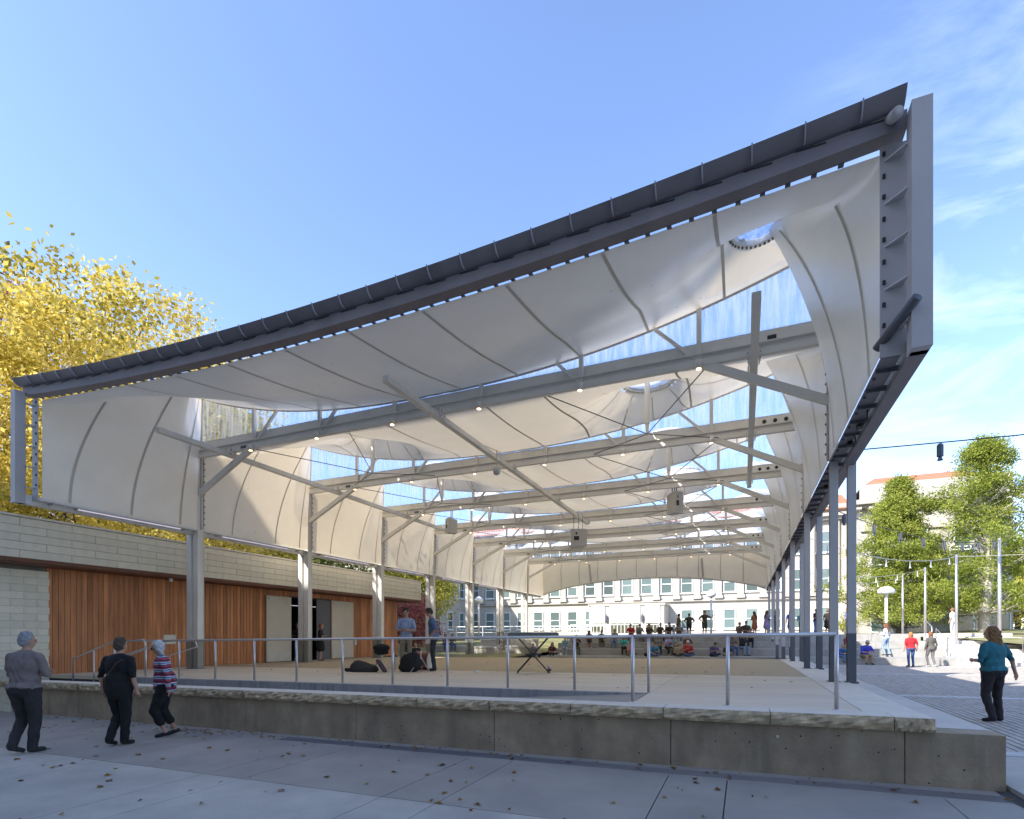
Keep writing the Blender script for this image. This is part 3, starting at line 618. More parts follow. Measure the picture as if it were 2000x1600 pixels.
# transverse beams with upper gutter, clerestory posts, glazing, knee braces
ordn = ['first', 'second', 'third', 'fourth', 'fifth', 'sixth', 'seventh']
PX = [XC + d for d in (-6.5, -3.9, -1.3, 1.3, 3.9, 6.5)]
for k, Yk in enumerate(LN):
    b = MB(); dzx = ztop(XR) - ztop(XL)
    a0 = XL + 0.04; a1 = XR - 0.04
    b.box(a0, a1, Yk - 0.09, Yk + 0.03, 7.36 + ztop(a0), 7.50 + ztop(a0), dzx)
    b.box(a0, a1, Yk - 0.05, Yk - 0.01, 7.50 + ztop(a0), 7.585 + ztop(a0), dzx)
    b.box(a0, a1, Yk - 0.13, Yk + 0.16, 7.585 + ztop(a0), 7.61 + ztop(a0), dzx)
    b.box(a0, a1, Yk + 0.04, Yk + 0.16, 7.612 + ztop(a0), 7.90 + ztop(a0), dzx)
    bo = cp(b.build('roof_beam', M['paint'], can))
    # ports at the right end
    if k == 0: MB().box(0.45, 0.62, Yk + 0.02, Yk + 0.038, 7.68, 7.77).build('cable_port', M['black'], bo)
    else:
        for q in range(3): MB().tube([(0.55 + q * 0.28, Yk + 0.02, 7.74), (0.55 + q * 0.28, Yk + 0.05, 7.74)], 0.055, 12).build('cable_port', M['black'], bo)
    P = panel_fn(bays[k][0] + (0.16 if k else 0), Yk, rings=())
    def edge_z(X):
        tc_ = TC(1); s = max(-1, min(1, (X - XC) / (8.925 - tc_))); return P(1, 'roof', s)[2]
    xs = [XL + 0.09] + PX + [XR - 0.09]
    for i, X in enumerate(PX):
        zt = edge_z(X) + 0.0; zb = 7.55 + ztop(X)
        p_ = MB(); p_.bar((X, Yk - 0.04, zb - 0.12), (X, Yk - 0.04, max(zt, zb + 0.32)), 0.10, 0.08)
        p_.build('clerestory_post', M['paint'], bo)
        if i in (0, 1, 4, 5):
            sgn = 1 if i < 2 else -1
            X2 = X + sgn * (0.95 if i in (0, 5) else 0.6); MB().bar((X + sgn * 0.05, Yk - 0.04, zb - 0.05), (X2, Yk - 0.04, edge_z(X2) - 0.02), 0.07, 0.07).build('clerestory_brace', M['paint'], bo)
        # bolts plate
    MB().box(PX[0] - .5, PX[0] - .28, Yk - 0.1, Yk - 0.092, 7.40 + ztop(PX[0]), 7.48 + ztop(PX[0])).build('bolt_plate', M['paint_dark'], bo)
    # glazing panes
    for i in range(len(xs) - 1):
        n = 8; m_ = MB(); vs = []
        for j in range(n + 1):
            X = xs[i] + (xs[i + 1] - xs[i]) * j / n
            zt = edge_z(X)
            vs += [(X, Yk + 0.02, 7.88 + ztop(X)), (X, Yk + 0.02, max(zt, 7.885 + ztop(X)))]
        m_.add(vs, [(2 * j, 2 * j + 2, 2 * j + 3, 2 * j + 1) for j in range(n)])
        g_ = m_.build('glazing_pane', M['film'], bo)
    # knee braces
    for sg, xc, pxx in ((1, -16.35, PX[0]), (-1, 1.6, PX[5])):
        q = MB(); q.bar((xc, Yk - 0.02, 6.20 + ztop(xc)), (pxx, Yk - 0.02, 7.44 + ztop(pxx)), 0.12, 0.16)
        cp(q.build('knee_brace', M['paint'], can))

# three long rigging beams
for X, ye, lb in ((-14.9, 25.9, 'left long box beam under the roof beams'), (-7.3, 26.9, 'middle long box beam under the roof beams'), (0.2, 22.6, 'right long box beam under the roof beams')):
    b = MB(); b.box(X - 0.075, X + 0.075, 9.95, ye, 7.22 + ztop(X), 7.36 + ztop(X)); o = cp(b.build('rigging_beam', M['paint'], can, label=lb))
    for Yk in LN:
        if Yk < ye:
            for sx in (-0.10, 0.10):
                c = MB()
                c.box(X + sx - 0.012, X + sx + 0.012, Yk - 0.14, Yk + 0.10, 7.24 + ztop(X), 7.50 + ztop(X))
                for by in (-0.1, 0.04):
                    for bz in (7.30, 7.42): c.mat(1).box(X + sx * 1.12 - .012, X + sx * 1.12 + .012, Yk + by - .012, Yk + by + .012, bz + ztop(X) - .012, bz + ztop(X) + .012)
                c.build('clamp_plate', [M['paint'], M['paint_dark']], o)

# side edge beams
for sg, X in ((-1, XL), (1, XR)):
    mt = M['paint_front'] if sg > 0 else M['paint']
    o1 = X + sg * 0.24; o2 = X + sg * 0.42
    xa, xb = sorted((o1, o2)); xc_, xd = sorted((X + sg * 0.0, X + sg * 0.20))
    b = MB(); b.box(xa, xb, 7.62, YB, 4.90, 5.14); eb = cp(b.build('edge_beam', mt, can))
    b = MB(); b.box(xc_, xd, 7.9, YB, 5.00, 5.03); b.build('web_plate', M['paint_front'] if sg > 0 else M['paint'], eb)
    gs = MB(); y = 8.2
    while y < YB:
        gs.box(min(X, o1), max(X, o1), y - 0.006, y + 0.006, 4.95, 5.02)
        gs.box(X + sg * 0.03 - .02, X + sg * 0.03 + .02, y + 0.25, y + 0.29, 4.97, 5.0); y += 0.6
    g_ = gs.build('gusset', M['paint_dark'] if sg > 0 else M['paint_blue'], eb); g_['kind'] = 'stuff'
for k, (ya, yb) in enumerate(bays[:6]):
    t = empty('led_strip', (XL + 0.06, ya + 0.75, 4.93), label='LED light bar on the lower left canopy edge, %s bay from the front' % ordn[k], cat='light bar', group='LED light bars along the left canopy edge')
    ln = 2.9; MB().box(-0.05, 0.03, 0, ln, 0.02, 0.05).build('housing', M['paint_blue'], t); MB().box(-0.02, 0.02, 0.03, ln - .03, -0.005, 0.018).build('diffuser', M['led'], t)

for (yy, l_) in ((9.6, 0.5), (10.6, 0.4), (13.6, 0.45), (17.9, 0.4)):
    MB().tube([(XR + 0.16, yy, 4.99), (XR + 0.19, yy + l_ * .3, 4.90), (XR + 0.15, yy + l_ * .7, 4.88), (XR + 0.17, yy + l_, 4.99)], 0.012, 6).build('loose_cable', M['black'], eb)
    MB().box(XR + 0.12, XR + 0.20, yy + l_, yy + l_ + .14, 4.93, 4.995).build('junction_box', M['black'], eb)
# front frame
b = MB(); fr0, fr1 = -16.62, 1.775
zl = ztop(fr0)
fxs = [fr0 + (fr1 - fr0) * i / 32 for i in range(33)]
vs = []
for X in fxs:
    T = TA(X); vs += [(X, 7.70, T - 0.375), (X, 7.92, T - 0.375), (X, 7.92, T - 0.17), (X, 7.70, T - 0.17)]
fs = [(4 * i + a, 4 * i + 4 + a, 4 * i + 4 + (a + 1) % 4, 4 * i + (a + 1) % 4) for i in range(32) for a in range(4)] + [(0, 1, 2, 3), (131, 130, 129, 128)]
b.add(vs, fs); fb_ = cp(b.build('front_beam', M['paint_front'], can))
b = MB(); n = 9; vs = []
prof = [(7.66 - 0.42 * math.sin(a * math.pi / 2 / (n - 1)) * 1.0, 7.955 + 0.36 * (1 - math.cos(a * math.pi / 2 / (n - 1)))) for a in range(n)]
prof = [(7.73 - 0.20 * (a / (n - 1)) ** 0.6, -0.155 + 0.155 * (a / (n - 1)) ** 1.3) for a in range(n)]
NV = 33
vxs = [-16.75 + (1.74 + 16.75) * i / (NV - 1) for i in range(NV)]
for X in vxs:
    for (yy, zz) in prof: vs.append((X, yy, zz + TA(X)))
    for (yy, zz) in prof: vs.append((X, yy + 0.02, zz + TA(X) + 0.004))
m2 = 2 * n; fs = []
for k in range(NV - 1):
    A_ = k * m2; B2 = A_ + m2
    fs += [(A_ + i, A_ + i + 1, B2 + i + 1, B2 + i) for i in range(n - 1)] + [(A_ + n + i + 1, A_ + n + i, B2 + n + i, B2 + n + i + 1) for i in range(n - 1)] + [(A_ + n - 1, A_ + 2 * n - 1, B2 + 2 * n - 1, B2 + n - 1), (A_, B2, B2 + n, A_ + n)]
e_ = (NV - 1) * m2; loop = list(range(n)) + list(range(2 * n - 1, n - 1, -1))
fs += [tuple(loop)[::-1], tuple(e_ + q for q in loop)]
b.add(vs, fs); vo = cp(b.build('visor', M['paint_front'], can))
X = -16.7
rb = None
while X < 1.74:
    b = MB(); pts = [(X, yy - 0.012, zz + TA(X)) for (yy, zz) in prof]
    vs = [(X + s_, y_, z_) for s_ in (-0.008, 0.008) for (_, y_, z_) in pts] + [(X + s_, y_ - 0.016 - 0.035 * (1 - i / n), z_) for s_ in (-0.008, 0.008) for i, (_, y_, z_) in enumerate(pts)]
    fs = []
    for i in range(n - 1):
        A, B_, C_, D_ = i, n + i, 2 * n + i, 3 * n + i
        fs += [(A, A + 1, C_ + 1, C_), (B_ + 1, B_, D_, D_ + 1), (C_, C_ + 1, D_ + 1, D_)]
    b.add(vs, fs); b.build('visor_rib', M['visor_rib'], vo); X += 0.6
cl = MB(); X = -16.3
while X < 1.2:
    z = TA(X) - 0.375; cl.box(X, X + 0.065, 7.91, 7.975, z - 0.006, z + 0.012); X += 0.30
c_ = cl.build('edge_clamp', M['paint_dark'], fb_); c_['kind'] = 'stuff'
cl = MB(); X = -16.2
while X < 1.5:
    cl.box(X, X + 0.34, 7.690, 7.699, TA(X + .17) - 0.195, TA(X + .17) - 0.178); X += 0.6
c_ = cl.build('dark_slot', M['black'], fb_); c_['kind'] = 'stuff'
for sg, X in ((-1, XL), (1, XR)):
    xa, xb = sorted((X + sg * 0.22, X + sg * 0.42)); zt = 7.60 + ztop(X)
    b = MB(); b.box(xa, xb, 7.50, 7.72, 4.90, zt + (0.14 if sg > 0 else 0.08)); fo = cp(b.build('end_flange', M['paint_blue'], can))
    xa, xb = sorted((X - sg * 0.02, X + sg * (0.265 if sg > 0 else 0.2))); MB().box(xa, xb, 7.84, 7.87, 5.0, 7.55 + ztop(X)).build('web_plate', M['paint_blue'], fo)
    z = 5.3
    while z < 7.6:
        g = MB(); xa, xb = sorted((X, X + sg * 0.22)); g.add([(X + sg * .22, 7.66, z), (X + sg * .22, 7.84, z), (X + sg * 0.02, 7.84, z - 0.02), (X + sg * .22, 7.66, z + .02), (X + sg * .22, 7.84, z + .02), (X + sg * 0.02, 7.84, z)], [(0, 1, 2), (3, 5, 4), (0, 2, 5, 3), (0, 3, 4, 1), (1, 4, 5, 2)])
        g.build('gusset', M['paint_blue'], fo)
        for zz in (z + 0.05, z + 0.30): MB().lathe((X + sg * 0.02, 7.835, zz), [(0.018, 0), (0.018, 0.05)], 6).build('bolt', M['black'], fo)
        z += 0.52
b = MB(); b.tube([(1.64, 7.52, 7.66), (1.60, 7.80, 7.80)], 0.065, 16); cp(b.build('corner_pipe', M['paint_blue'], can, smooth=True))
b = MB(); b.tube([(1.80, 7.40, 5.42), (1.52, 7.95, 5.16)], 0.055, 14); cp(b.build('drain_pipe', M['paint_dark'], can, smooth=True))
for sg, X in ((-1, XL), (1, XR)):          # vertical bolted strips where wall fabric meets the columns
    for k, Yk in enumerate(LN):
        st_ = MB(); st_.box(X - 0.03, X + 0.03, Yk + 0.10, Yk + 0.14, 5.1, 7.4)
        so2 = cp(st_.build('clamp_strip', M['paint'], can)); bb = MB(); z = 5.2
        while z < 7.4: bb.box(X - sg * 0.045 - .01, X - sg * 0.045 + .01, Yk + 0.09, Yk + 0.13, z, z + 0.03); z += 0.2
        q = bb.build('bolt', M['paint_dark'], so2); q['kind'] = 'stuff'

# downlights, one under each clerestory post
dl = None
for k, Yk in enumerate(LN):
    for i, X in enumerate(PX):
        if dl is None:
            t = empty('downlight', cat='light', group='small lit downlights along the roof beams')
            MB().lathe((0, 0, 0), [(0.02, -0.0), (0.075, 0.01), (0.075, 0.17), (0.03, 0.19)], 12).build('housing', M['paint'], t, smooth=True)
            MB().lathe((0, 0, -0.006), [(0.052, 0.0), (0.052, 0.005)], 12).build('lens', M['lamp'], t); dl = t; c = t
        else: c = copy_tree(dl)
        c.location = (X, Yk - 0.16, 7.26 + ztop(X))
        c['label'] = 'small lit downlight under the %s roof beam from the front, %s from the left' % (ordn[k], ordn[i])
# speakers, dome camera
def speaker(x, y, z, w, d, h, rz, label):
    t = empty('loudspeaker', (x, y, z), rz, label=label, cat='speaker', group='loudspeakers hung from the roof beams')
    b = MB(); b.add([(-w/2, -d/2, 0), (w/2, -d/2, 0), (w*.36, d/2, 0), (-w*.36, d/2, 0), (-w/2, -d/2, h), (w/2, -d/2, h), (w*.36, d/2, h*.92), (-w*.36, d/2, h*.92)], [(0, 3, 2, 1), (4, 5, 6, 7), (0, 1, 5, 4), (1, 2, 6, 5), (2, 3, 7, 6), (3, 0, 4, 7)])
    b.build('cabinet', M['speaker'], t)
    MB().box(-w*.30, w*.02, -d/2 - 0.006, -d/2 - 0.001, h*.34, h*.58).build('connector_panel', M['black'], t)
    MB().box(-w*.2, -w*.08, -d/2 - 0.006, -d/2 - 0.001, h*.68, h*.80).build('socket', M['black'], t)
    for sx in (-w*.25, w*.05, w*.3): MB().tube([(sx, 0, h*.96), (sx + 0.01, 0, h + 0.55), (sx - 0.02, 0, 7.30 - z)], 0.012, 6).build('hanging_cable', M['black'], t)
    return t
x_, y_ = -7.15, 24.6
speaker(x_, y_, 5.72, 0.75, 0.7, 0.80, math.radians(25), 'large pale grey loudspeaker hanging on cables in the middle of the stage')
x_, y_ = G(882, 27.5); speaker(x_, y_, 6.75, 0.42, 0.5, 0.75, math.radians(-35), 'small pale loudspeaker hanging near the left rear columns')
x_, y_ = G(1317, 21.5); speaker(x_, y_, 6.40, 0.42, 0.5, 0.85, math.radians(50), 'slim pale loudspeaker hanging at the right side of the roof')
x_, y_ = G(970, 16.9); t = empty('dome_camera', (x_, y_, 6.75), label='small white dome camera hanging under the second roof beam', cat='camera')
MB().lathe((0, 0, 0), [(0.03, -0.16), (0.10, -0.12), (0.115, 0), (0.115, 0.07), (0.05, 0.1), (0.02, 0.12)], 16).build('housing', M['speaker'], t, smooth=True); MB().tube([(0, 0, 0.1), (0, 0, 0.62)], 0.015, 6).build('stem', M['paint_blue'], t)

# ================================================================== LEFT BUILDING
lb = empty('block_building', (-18, 15, 0), label='low pale block building with cedar wall and open grey doors left of the stage', cat='building')
LI = Matrix.Translation((18, -15, 0))
def lp(o): o.matrix_parent_inverse = LI; return o
FX = -17.42; FZ0, FZ1 = 3.64, 4.72
lp(MB().box(-30, FX - 0.10, 2, 27.15, FZ0 + 0.02, 4.70).build('roof_slab', M['mortar'], lb))
lp(MB().box(FX - 0.10, FX - 0.03, 2, 27.19, FZ0 + .01, FZ1 - .005).build('fascia_backing', M['mortar'], lb))
bl = MB().box(0, 0.05, 0.005, 1.20 - .005, 0.005, 0.207).mesh('block', M['block']); blh = MB().box(0, 0.05, 0.005, .6 - .005, 0.005, 0.207).mesh('block', M['block'])
for r in range(5):
    y = 2.0 + (0.6 if r % 2 else 0.0)
    if r % 2: lp(inst(blh, 'block', lb, (FX - 0.03, 2.0, FZ0 + 0.0 + r * 0.212)))
    while y < 27.1:
        if y + 1.2 > 27.21: lp(inst(blh, 'block', lb, (FX - 0.03, y, FZ0 + r * 0.212))); break
        lp(inst(bl, 'block', lb, (FX - 0.03, y, FZ0 + r * 0.212))); y += 1.2
lp(MB().box(-30, FX + 0.05, 1.95, 27.25, FZ1 - 0.01, FZ1 + 0.045).build('parapet_cap', M['captop'], lb))
lp(MB().box(FX - 0.03, FX + 0.028, 1.97, 27.2, FZ0 - 0.10, FZ0 + 0.0).build('fascia_trim', M['soffit'], lb))
lp(MB().box(-18.35, FX - 0.035, 1.97, 27.18, FZ0 - 0.13, FZ0 - 0.06).build('soffit', M['soffit'], lb))
WX = -18.2
# cedar boards with the door opening
door0, door1 = onX(566, WX), onX(643, WX)
y = 8.97; base = lambda yy: fz(-18, yy) - 0.6 if yy < 9.2 else fz(-18, yy)
wallm = {}
def plank(y, w):
    for (z0, z1) in ([(-0.2 if y < 10.5 else fz(-18, y), FZ0 - 0.10)] if not (door0 - .1 < y < door1) else [(3.27, FZ0 - 0.10)]):
        b = MB(); b.box(WX, WX + 0.022, y + 0.006, y + w - 0.006, z0, z1); lp(b.build('board', M['wood'], lb))
rr_ = random.Random(3)
while y < 25.9:
    w = 0.150; plank(y, w); y += w
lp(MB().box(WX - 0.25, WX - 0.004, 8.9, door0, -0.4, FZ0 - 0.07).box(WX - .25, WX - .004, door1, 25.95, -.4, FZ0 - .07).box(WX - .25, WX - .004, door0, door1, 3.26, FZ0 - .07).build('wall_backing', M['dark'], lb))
lp(MB().box(-30, WX - 0.26, 25.7, 25.95, -0.4, FZ0).box(-30, -29.8, 2, 25.9, -.4, FZ0).build('rear_wall', M['block'], lb))
# room behind the opening
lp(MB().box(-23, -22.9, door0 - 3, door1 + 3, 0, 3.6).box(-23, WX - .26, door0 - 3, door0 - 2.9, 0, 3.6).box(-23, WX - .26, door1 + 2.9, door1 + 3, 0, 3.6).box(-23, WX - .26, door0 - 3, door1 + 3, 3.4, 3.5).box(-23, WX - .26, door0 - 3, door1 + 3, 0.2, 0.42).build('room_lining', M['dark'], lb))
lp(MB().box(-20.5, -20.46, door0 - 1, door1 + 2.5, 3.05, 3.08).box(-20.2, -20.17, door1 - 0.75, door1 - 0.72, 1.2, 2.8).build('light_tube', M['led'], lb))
lp(MB().box(WX - .02, WX + .06, door0 - .06, door0, fz(-18, 18), 3.27).box(WX - .02, WX + .06, door1, door1 + .06, fz(-18, 20), 3.27).box(WX - .02, WX + .06, door0 - .06, door1 + .06, 3.27, 3.31).build('door_frame', M['soffit'], lb))
def leaf(ya, yb, nm):
    z0 = fz(-18, ya) + 0.02; b = MB(); b.box(WX + 0.06, WX + 0.11, ya, yb, z0, 3.25); o = lp(b.build('door_leaf', M['door'], lb, label=nm))
    MB().box(WX + 0.111, WX + 0.116, ya + .04, yb - .04, z0 + .03, z0 + .42).build('kick_plate', M['kick'], o)
    MB().box(WX + 0.11, WX + 0.16, ya + .1, ya + .5, 3.10, 3.16).build('door_closer', M['steel'], o)
leaf(onX(517, WX), door0 - 0.02, 'grey door leaf folded open left of the doorway'); leaf(door1 + 0.06, onX(687, WX), 'grey door leaf folded open right of the doorway')
lp(MB().box(WX + .02, WX + .07, door1 - 0.9, door1 - .02, fz(-18, 20), 3.25).build('dark_inner_leaf', M['paint_dark'], lb))
gb = MB().box(0, 0.05, 0.003, .6 - .003, 0.003, 0.197).mesh('block', M['block_green']); gh = MB().box(0, 0.05, 0.003, .28 - .003, 0.003, 0.197).mesh('block', M['block_green'])
lp(MB().box(WX - 0.3, WX + 0.08, 4.5, 8.93, -0.4, FZ0 - 0.13).build('block_wall_backing', M['mortar'], lb))
for r in range(20):
    z = -0.4 + r * 0.2
    if z + 0.2 > FZ0 - 0.1: break
    y = 4.5 + (0.3 if r % 2 else 0)
    while y < 8.9:
        if y + 0.6 <= 9.01: lp(inst(gb, 'block', lb, (WX + 0.075, y, z)))
        else: lp(inst(gh, 'block', lb, (WX + 0.075, y, z)))
        y += 0.6
t = empty('notice_plate', (WX + 0.03, onX(330, WX), 1.2), label='small blank white plate on the cedar wall behind the steps', cat='sign')
MB().box(0, 0.02, -0.22, 0.22, 0.1, 0.42).build('plate', M['kick'], t)
t = empty('wall_camera', (WX + 0.5, onX(330, WX + .4), 3.40), label='small white security camera under the brown soffit', cat='camera')
MB().lathe((0, 0, 0), [(0.03, 0.0), (0.055, 0.03), (0.055, 0.08), (0.07, 0.11)], 12).build('dome', M['white'], t, smooth=True)
t = empty('wall_panel_box', (WX + 0.03, onX(690, WX), 1.1), label='small pale switch box on the cedar wall right of the doors', cat='box')
MB().box(0, 0.05, 0, 0.18, 0, 0.38).build('cover', M['kick'], t)

# ================================================================== FAR BUILDINGS
hb = empty('limestone_hall', (-10, 62, 1.7), label='long white limestone hall with rows of green tinted windows behind the terraces', cat='building')
HI = Matrix.Translation((10, -62, -1.7))
def hp(o): o.matrix_parent_inverse = HI; return o
YF = 62.0; Z0 = 1.6
hp(MB().box(-32.7, 9.7, YF, 76, Z0 - 1.5, 13.6).build('wall', M['limestone'], hb))
hp(MB().box(-60, -32.7, 46, 76, Z0 - 2, 13.6).build('left_wing_wall', M['limestone'], hb))
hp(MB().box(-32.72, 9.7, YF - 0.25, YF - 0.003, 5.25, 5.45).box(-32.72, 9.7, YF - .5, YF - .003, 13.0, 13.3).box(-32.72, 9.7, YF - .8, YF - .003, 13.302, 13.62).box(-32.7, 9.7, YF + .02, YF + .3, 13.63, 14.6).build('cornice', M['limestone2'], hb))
hp(MB().add([(-60, 61, 14.0), (9.9, 61.5, 14.0), (9.9, 69, 17.0), (-60, 69, 17.0), (-60, 77, 14), (9.9, 77, 14)], [(0, 1, 2, 3), (3, 2, 5, 4), (1, 5, 2)]).build('roof', M['tile'], hb))
def window_mesh(w, h, mullion=0.5, nx=1):
    f = MB(); t = 0.09
    f.box(-w/2 - t, -w/2, -0.08, 0.05, -t, h + t).box(w/2, w/2 + t, -0.08, 0.05, -t, h + t).box(-w/2, w/2, -0.08, 0.05, h, h + t).box(-w/2 - 0.15, w/2 + 0.15, -0.16, 0.05, -t - 0.10, -t - .002).box(-w/2, w/2, -.08, .05, -t, 0)
    f.box(-w/2, w/2, -0.06, 0.05, h * mullion - .045, h * mullion + .045)
    for i in range(1, nx): f.box(-w/2 + w * i / nx - .04, -w/2 + w * i / nx + .04, -0.06, .05, 0, h)
    p = MB(); p.box(-w/2, w/2, -0.02, 0.04, 0, h)
    return f.mesh('window', M['frame']), p.mesh('pane', M['glass'])
wf, wp = window_mesh(1.05, 1.95, 0.5)
def window(x, y, z, f, p, parent, fixer, rz=0):
    o = fixer(inst(f, 'window', parent, (x, y, z), rz)); inst(p, 'pane', o); return o
X = -31.6; k = 0
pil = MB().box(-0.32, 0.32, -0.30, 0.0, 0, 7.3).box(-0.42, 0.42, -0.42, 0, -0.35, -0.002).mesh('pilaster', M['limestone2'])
while X < 9.2:
    entr = -16.3 < X < -7.0
    if not entr: window(X, YF - 0.01, 2.35, wf, wp, hb, hp)
    window(X, YF - 0.01, 6.25, wf, wp, hb, hp); window(X, YF - 0.01, 9.9, wf, wp, hb, hp)
    if X + 1.08 < 9.3: hp(inst(pil, 'pilaster', hb, (X + 1.08, YF - 0.005, 5.85)))
    X += 2.16
for Yw in (48.5, 51.5, 54.5, 57.5, 60.4):
    for zz in (2.35, 6.25, 9.9): window(-32.68, Yw, zz, wf, wp, hb, hp, math.pi / 2)
# entrance block
hp(MB().box(-15.6, -7.6, 58.2, YF - .005, 0.5, 4.75).box(-15.7, -7.5, 58.1, YF - .005, 4.75, 4.95).build('entrance_block', M['limestone'], hb))
for xx in (-14.6, -8.8):
    f_, p_ = window_mesh(1.35, 2.9, 0.40); p2 = MB().box(-.675, .675, -.03, .04, 0, 1.16).mesh('pane', M['glass_dark']); p3 = MB().box(-.675, .675, -.03, .04, 1.2, 2.9).mesh('blind', M['frame'])
    o = hp(inst(f_, 'window', hb, (xx, 58.19, 1.75))); inst(p2, 'pane', o); inst(p3, 'blind', o)
f_, p_ = window_mesh(3.1, 2.9, 0.40, 4); p2 = MB().box(-1.55, 1.55, -.03, .04, 0, 1.16).mesh('pane', M['glass_dark']); p3 = MB().box(-1.55, 1.55, -.03, .04, 1.2, 2.9).mesh('blind', M['frame'])
o = hp(inst(f_, 'window', hb, (-11.7, 58.19, 1.75))); inst(p2, 'pane', o); inst(p3, 'blind', o)
for k, xx in enumerate((-13.66, -9.8)):
    t = empty('wall_lantern', (xx, 58.12, 3.35), label='dark wall lantern %s of the wide entrance window' % ('left', 'right')[k], cat='lantern', group='wall lanterns on the hall entrance')
    MB().lathe((0, -0.15, 0), [(0.03, -0.45), (0.13, -0.3), (0.16, 0.25), (0.06, 0.4), (0.02, 0.55)], 8).build('lamp_body', M['paint_dark'], t); MB().bar((0, 0, -.2), (0, -.15, -.3), .05, .05).build('bracket', M['paint_dark'], t)
# pavilion
pb = empty('corner_pavilion', (15, 58, 1.7), label='tall white limestone pavilion with red tiled roof behind the cedars on the right', cat='building')
PI_ = Matrix.Translation((-15, -58, -1.7))
def pp(o): o.matrix_parent_inverse = PI_; return o
pp(MB().box(9.72, 20.5, 57.5, 76, 0.5, 13.7).build('wall', M['limestone'], pb))
pp(MB().box(9.4, 20.8, 57.0, 57.49, 13.0, 13.25).box(9.1, 21.1, 56.6, 57.49, 13.252, 13.65).box(9.2, 9.7, 57.5, 62, 13.0, 13.65).box(9.72, 20.5, 57.4, 58, 13.7, 15.1).box(9.72, 20.5, 57.3, 57.49, 10.9, 11.1).box(9.72, 20.5, 57.25, 57.49, 5.5, 5.8).build('cornice', M['limestone2'], pb))
X = 9.3
while X < 21: pp(MB().box(X, X + 0.4, 56.7, 57.3, 12.82, 12.998).build('bracket', M['limestone'], pb)); X += 0.95
pp(MB().add([(9.8, 57.6, 15.0), (20.4, 57.6, 15.0), (18.5, 64, 17.2), (12, 64, 17.2), (9.8, 75, 15), (20.4, 75, 15), (18.5, 69, 17.2), (12, 69, 17.2)], [(0, 1, 2, 3), (1, 5, 6, 2), (4, 0, 3, 7), (3, 2, 6, 7), (5, 4, 7, 6)]).build('roof', M['tile'], pb))
wf2, wp2 = window_mesh(1.5, 2.7, 0.55)
for xx in (11.3, 14.1, 17.1, 19.5):
    for zz in (1.9 if xx != 14.1 else 1.7, 6.4, 9.0): window(xx, 57.47, zz if zz != 9.0 else 9.0, wf2 if zz < 8.9 else wf, wp2 if zz < 8.9 else wp, pb, pp)

# guard rail and low walls on the left lawn
gr = empty('white_guardrail', label='white metal guardrail in front of the hall on the left', cat='railing')
g = MB(); X = -32
while X < -12: g.box(X, X + 0.05, 52.0, 52.05, 1.3, 2.45); X += 1.6
g.build('post', M['white'], gr)['kind'] = 'stuff'
MB().box(-32, -12, 51.98, 52.06, 2.45, 2.53).box(-32, -12, 52.0, 52.04, 1.85, 1.89).build('top_rail', M['white'], gr)
gr2 = empty('white_guardrail', label='white metal guardrail in front of the hall entrance', cat='railing')
g = MB(); X = -16.5
while X < -6: g.box(X, X + 0.04, 54.0, 54.04, 1.7, 2.6); X += 0.35
g.build('baluster', M['white'], gr2)['kind'] = 'stuff'; MB().box(-16.5, -6, 53.98, 54.06, 2.6, 2.67).build('top_rail', M['white'], gr2)
for k, (pa, pb_, Y, h, lbq) in enumerate(((925, 975, 33.0, 0.72, 'low pale stone wall block beside the left rear column'), (987, 1046, 33.4, 0.78, 'low pale stone wall block left of the terraces'), (852, 915, 34.5, 0.75, 'low pale stone wall under the seated group at far left'))):
    xa, xb = onY(pa, Y), onY(pb_, Y); t = empty('stone_wall', ((xa + xb) / 2, Y, 0.1), label=lbq, cat='low wall', group='low stone walls left of the terraces')
    MB().box(xa - (xa + xb) / 2, xb - (xa + xb) / 2, 0, 0.5, 0, h - 0.1).build('wall_stone', M['limestone2'], t); MB().box(xa - (xa + xb) / 2 - .03, xb - (xa + xb) / 2 + .03, -.03, 0.53, h - 0.098, h).build('coping', M['band'], t)

t = empty('stone_wall', (onY(1000, 37), 37, 0.1), label='taller pale stone wall stepping up to the lawn left of the terraces', cat='low wall', group='low stone walls left of the terraces')
MB().box(-2.6, 1.9, 0, 0.5, 0, 1.1).box(-2.6, -2.1, 0.5, 5, 0, 1.2).build('wall_stone', M['limestone2'], t); MB().box(-2.63, 1.93, -.03, 0.53, 1.102, 1.2).build('coping', M['band'], t)
# building behind the camera (outside the frame) that shades the plaza
sb = empty('shade_building', (-14, -14, 0), label='tall limestone campus block across the plaza behind the viewer', cat='building')
SI = Matrix.Translation((14, 14, 0))
def sp_(o): o.matrix_parent_inverse = SI; return o
sp_(MB().box(-60, 12, -24, -9, -0.4, 27.6).build('wall', M['limestone2'], sb)); sp_(MB().box(-60.4, 12.4, -24.4, -8.6, 27.6, 28.1).build('roof', M['ground'], sb))
wq, wqp = window_mesh(1.8, 2.2, 0.5)
for zz in (2, 6.5, 11, 15.5, 20):
    for xx in range(-57, 11, 5):
        o = sp_(inst(wq, 'window', sb, (xx, -8.99, zz), math.pi)); inst(wqp, 'pane', o)

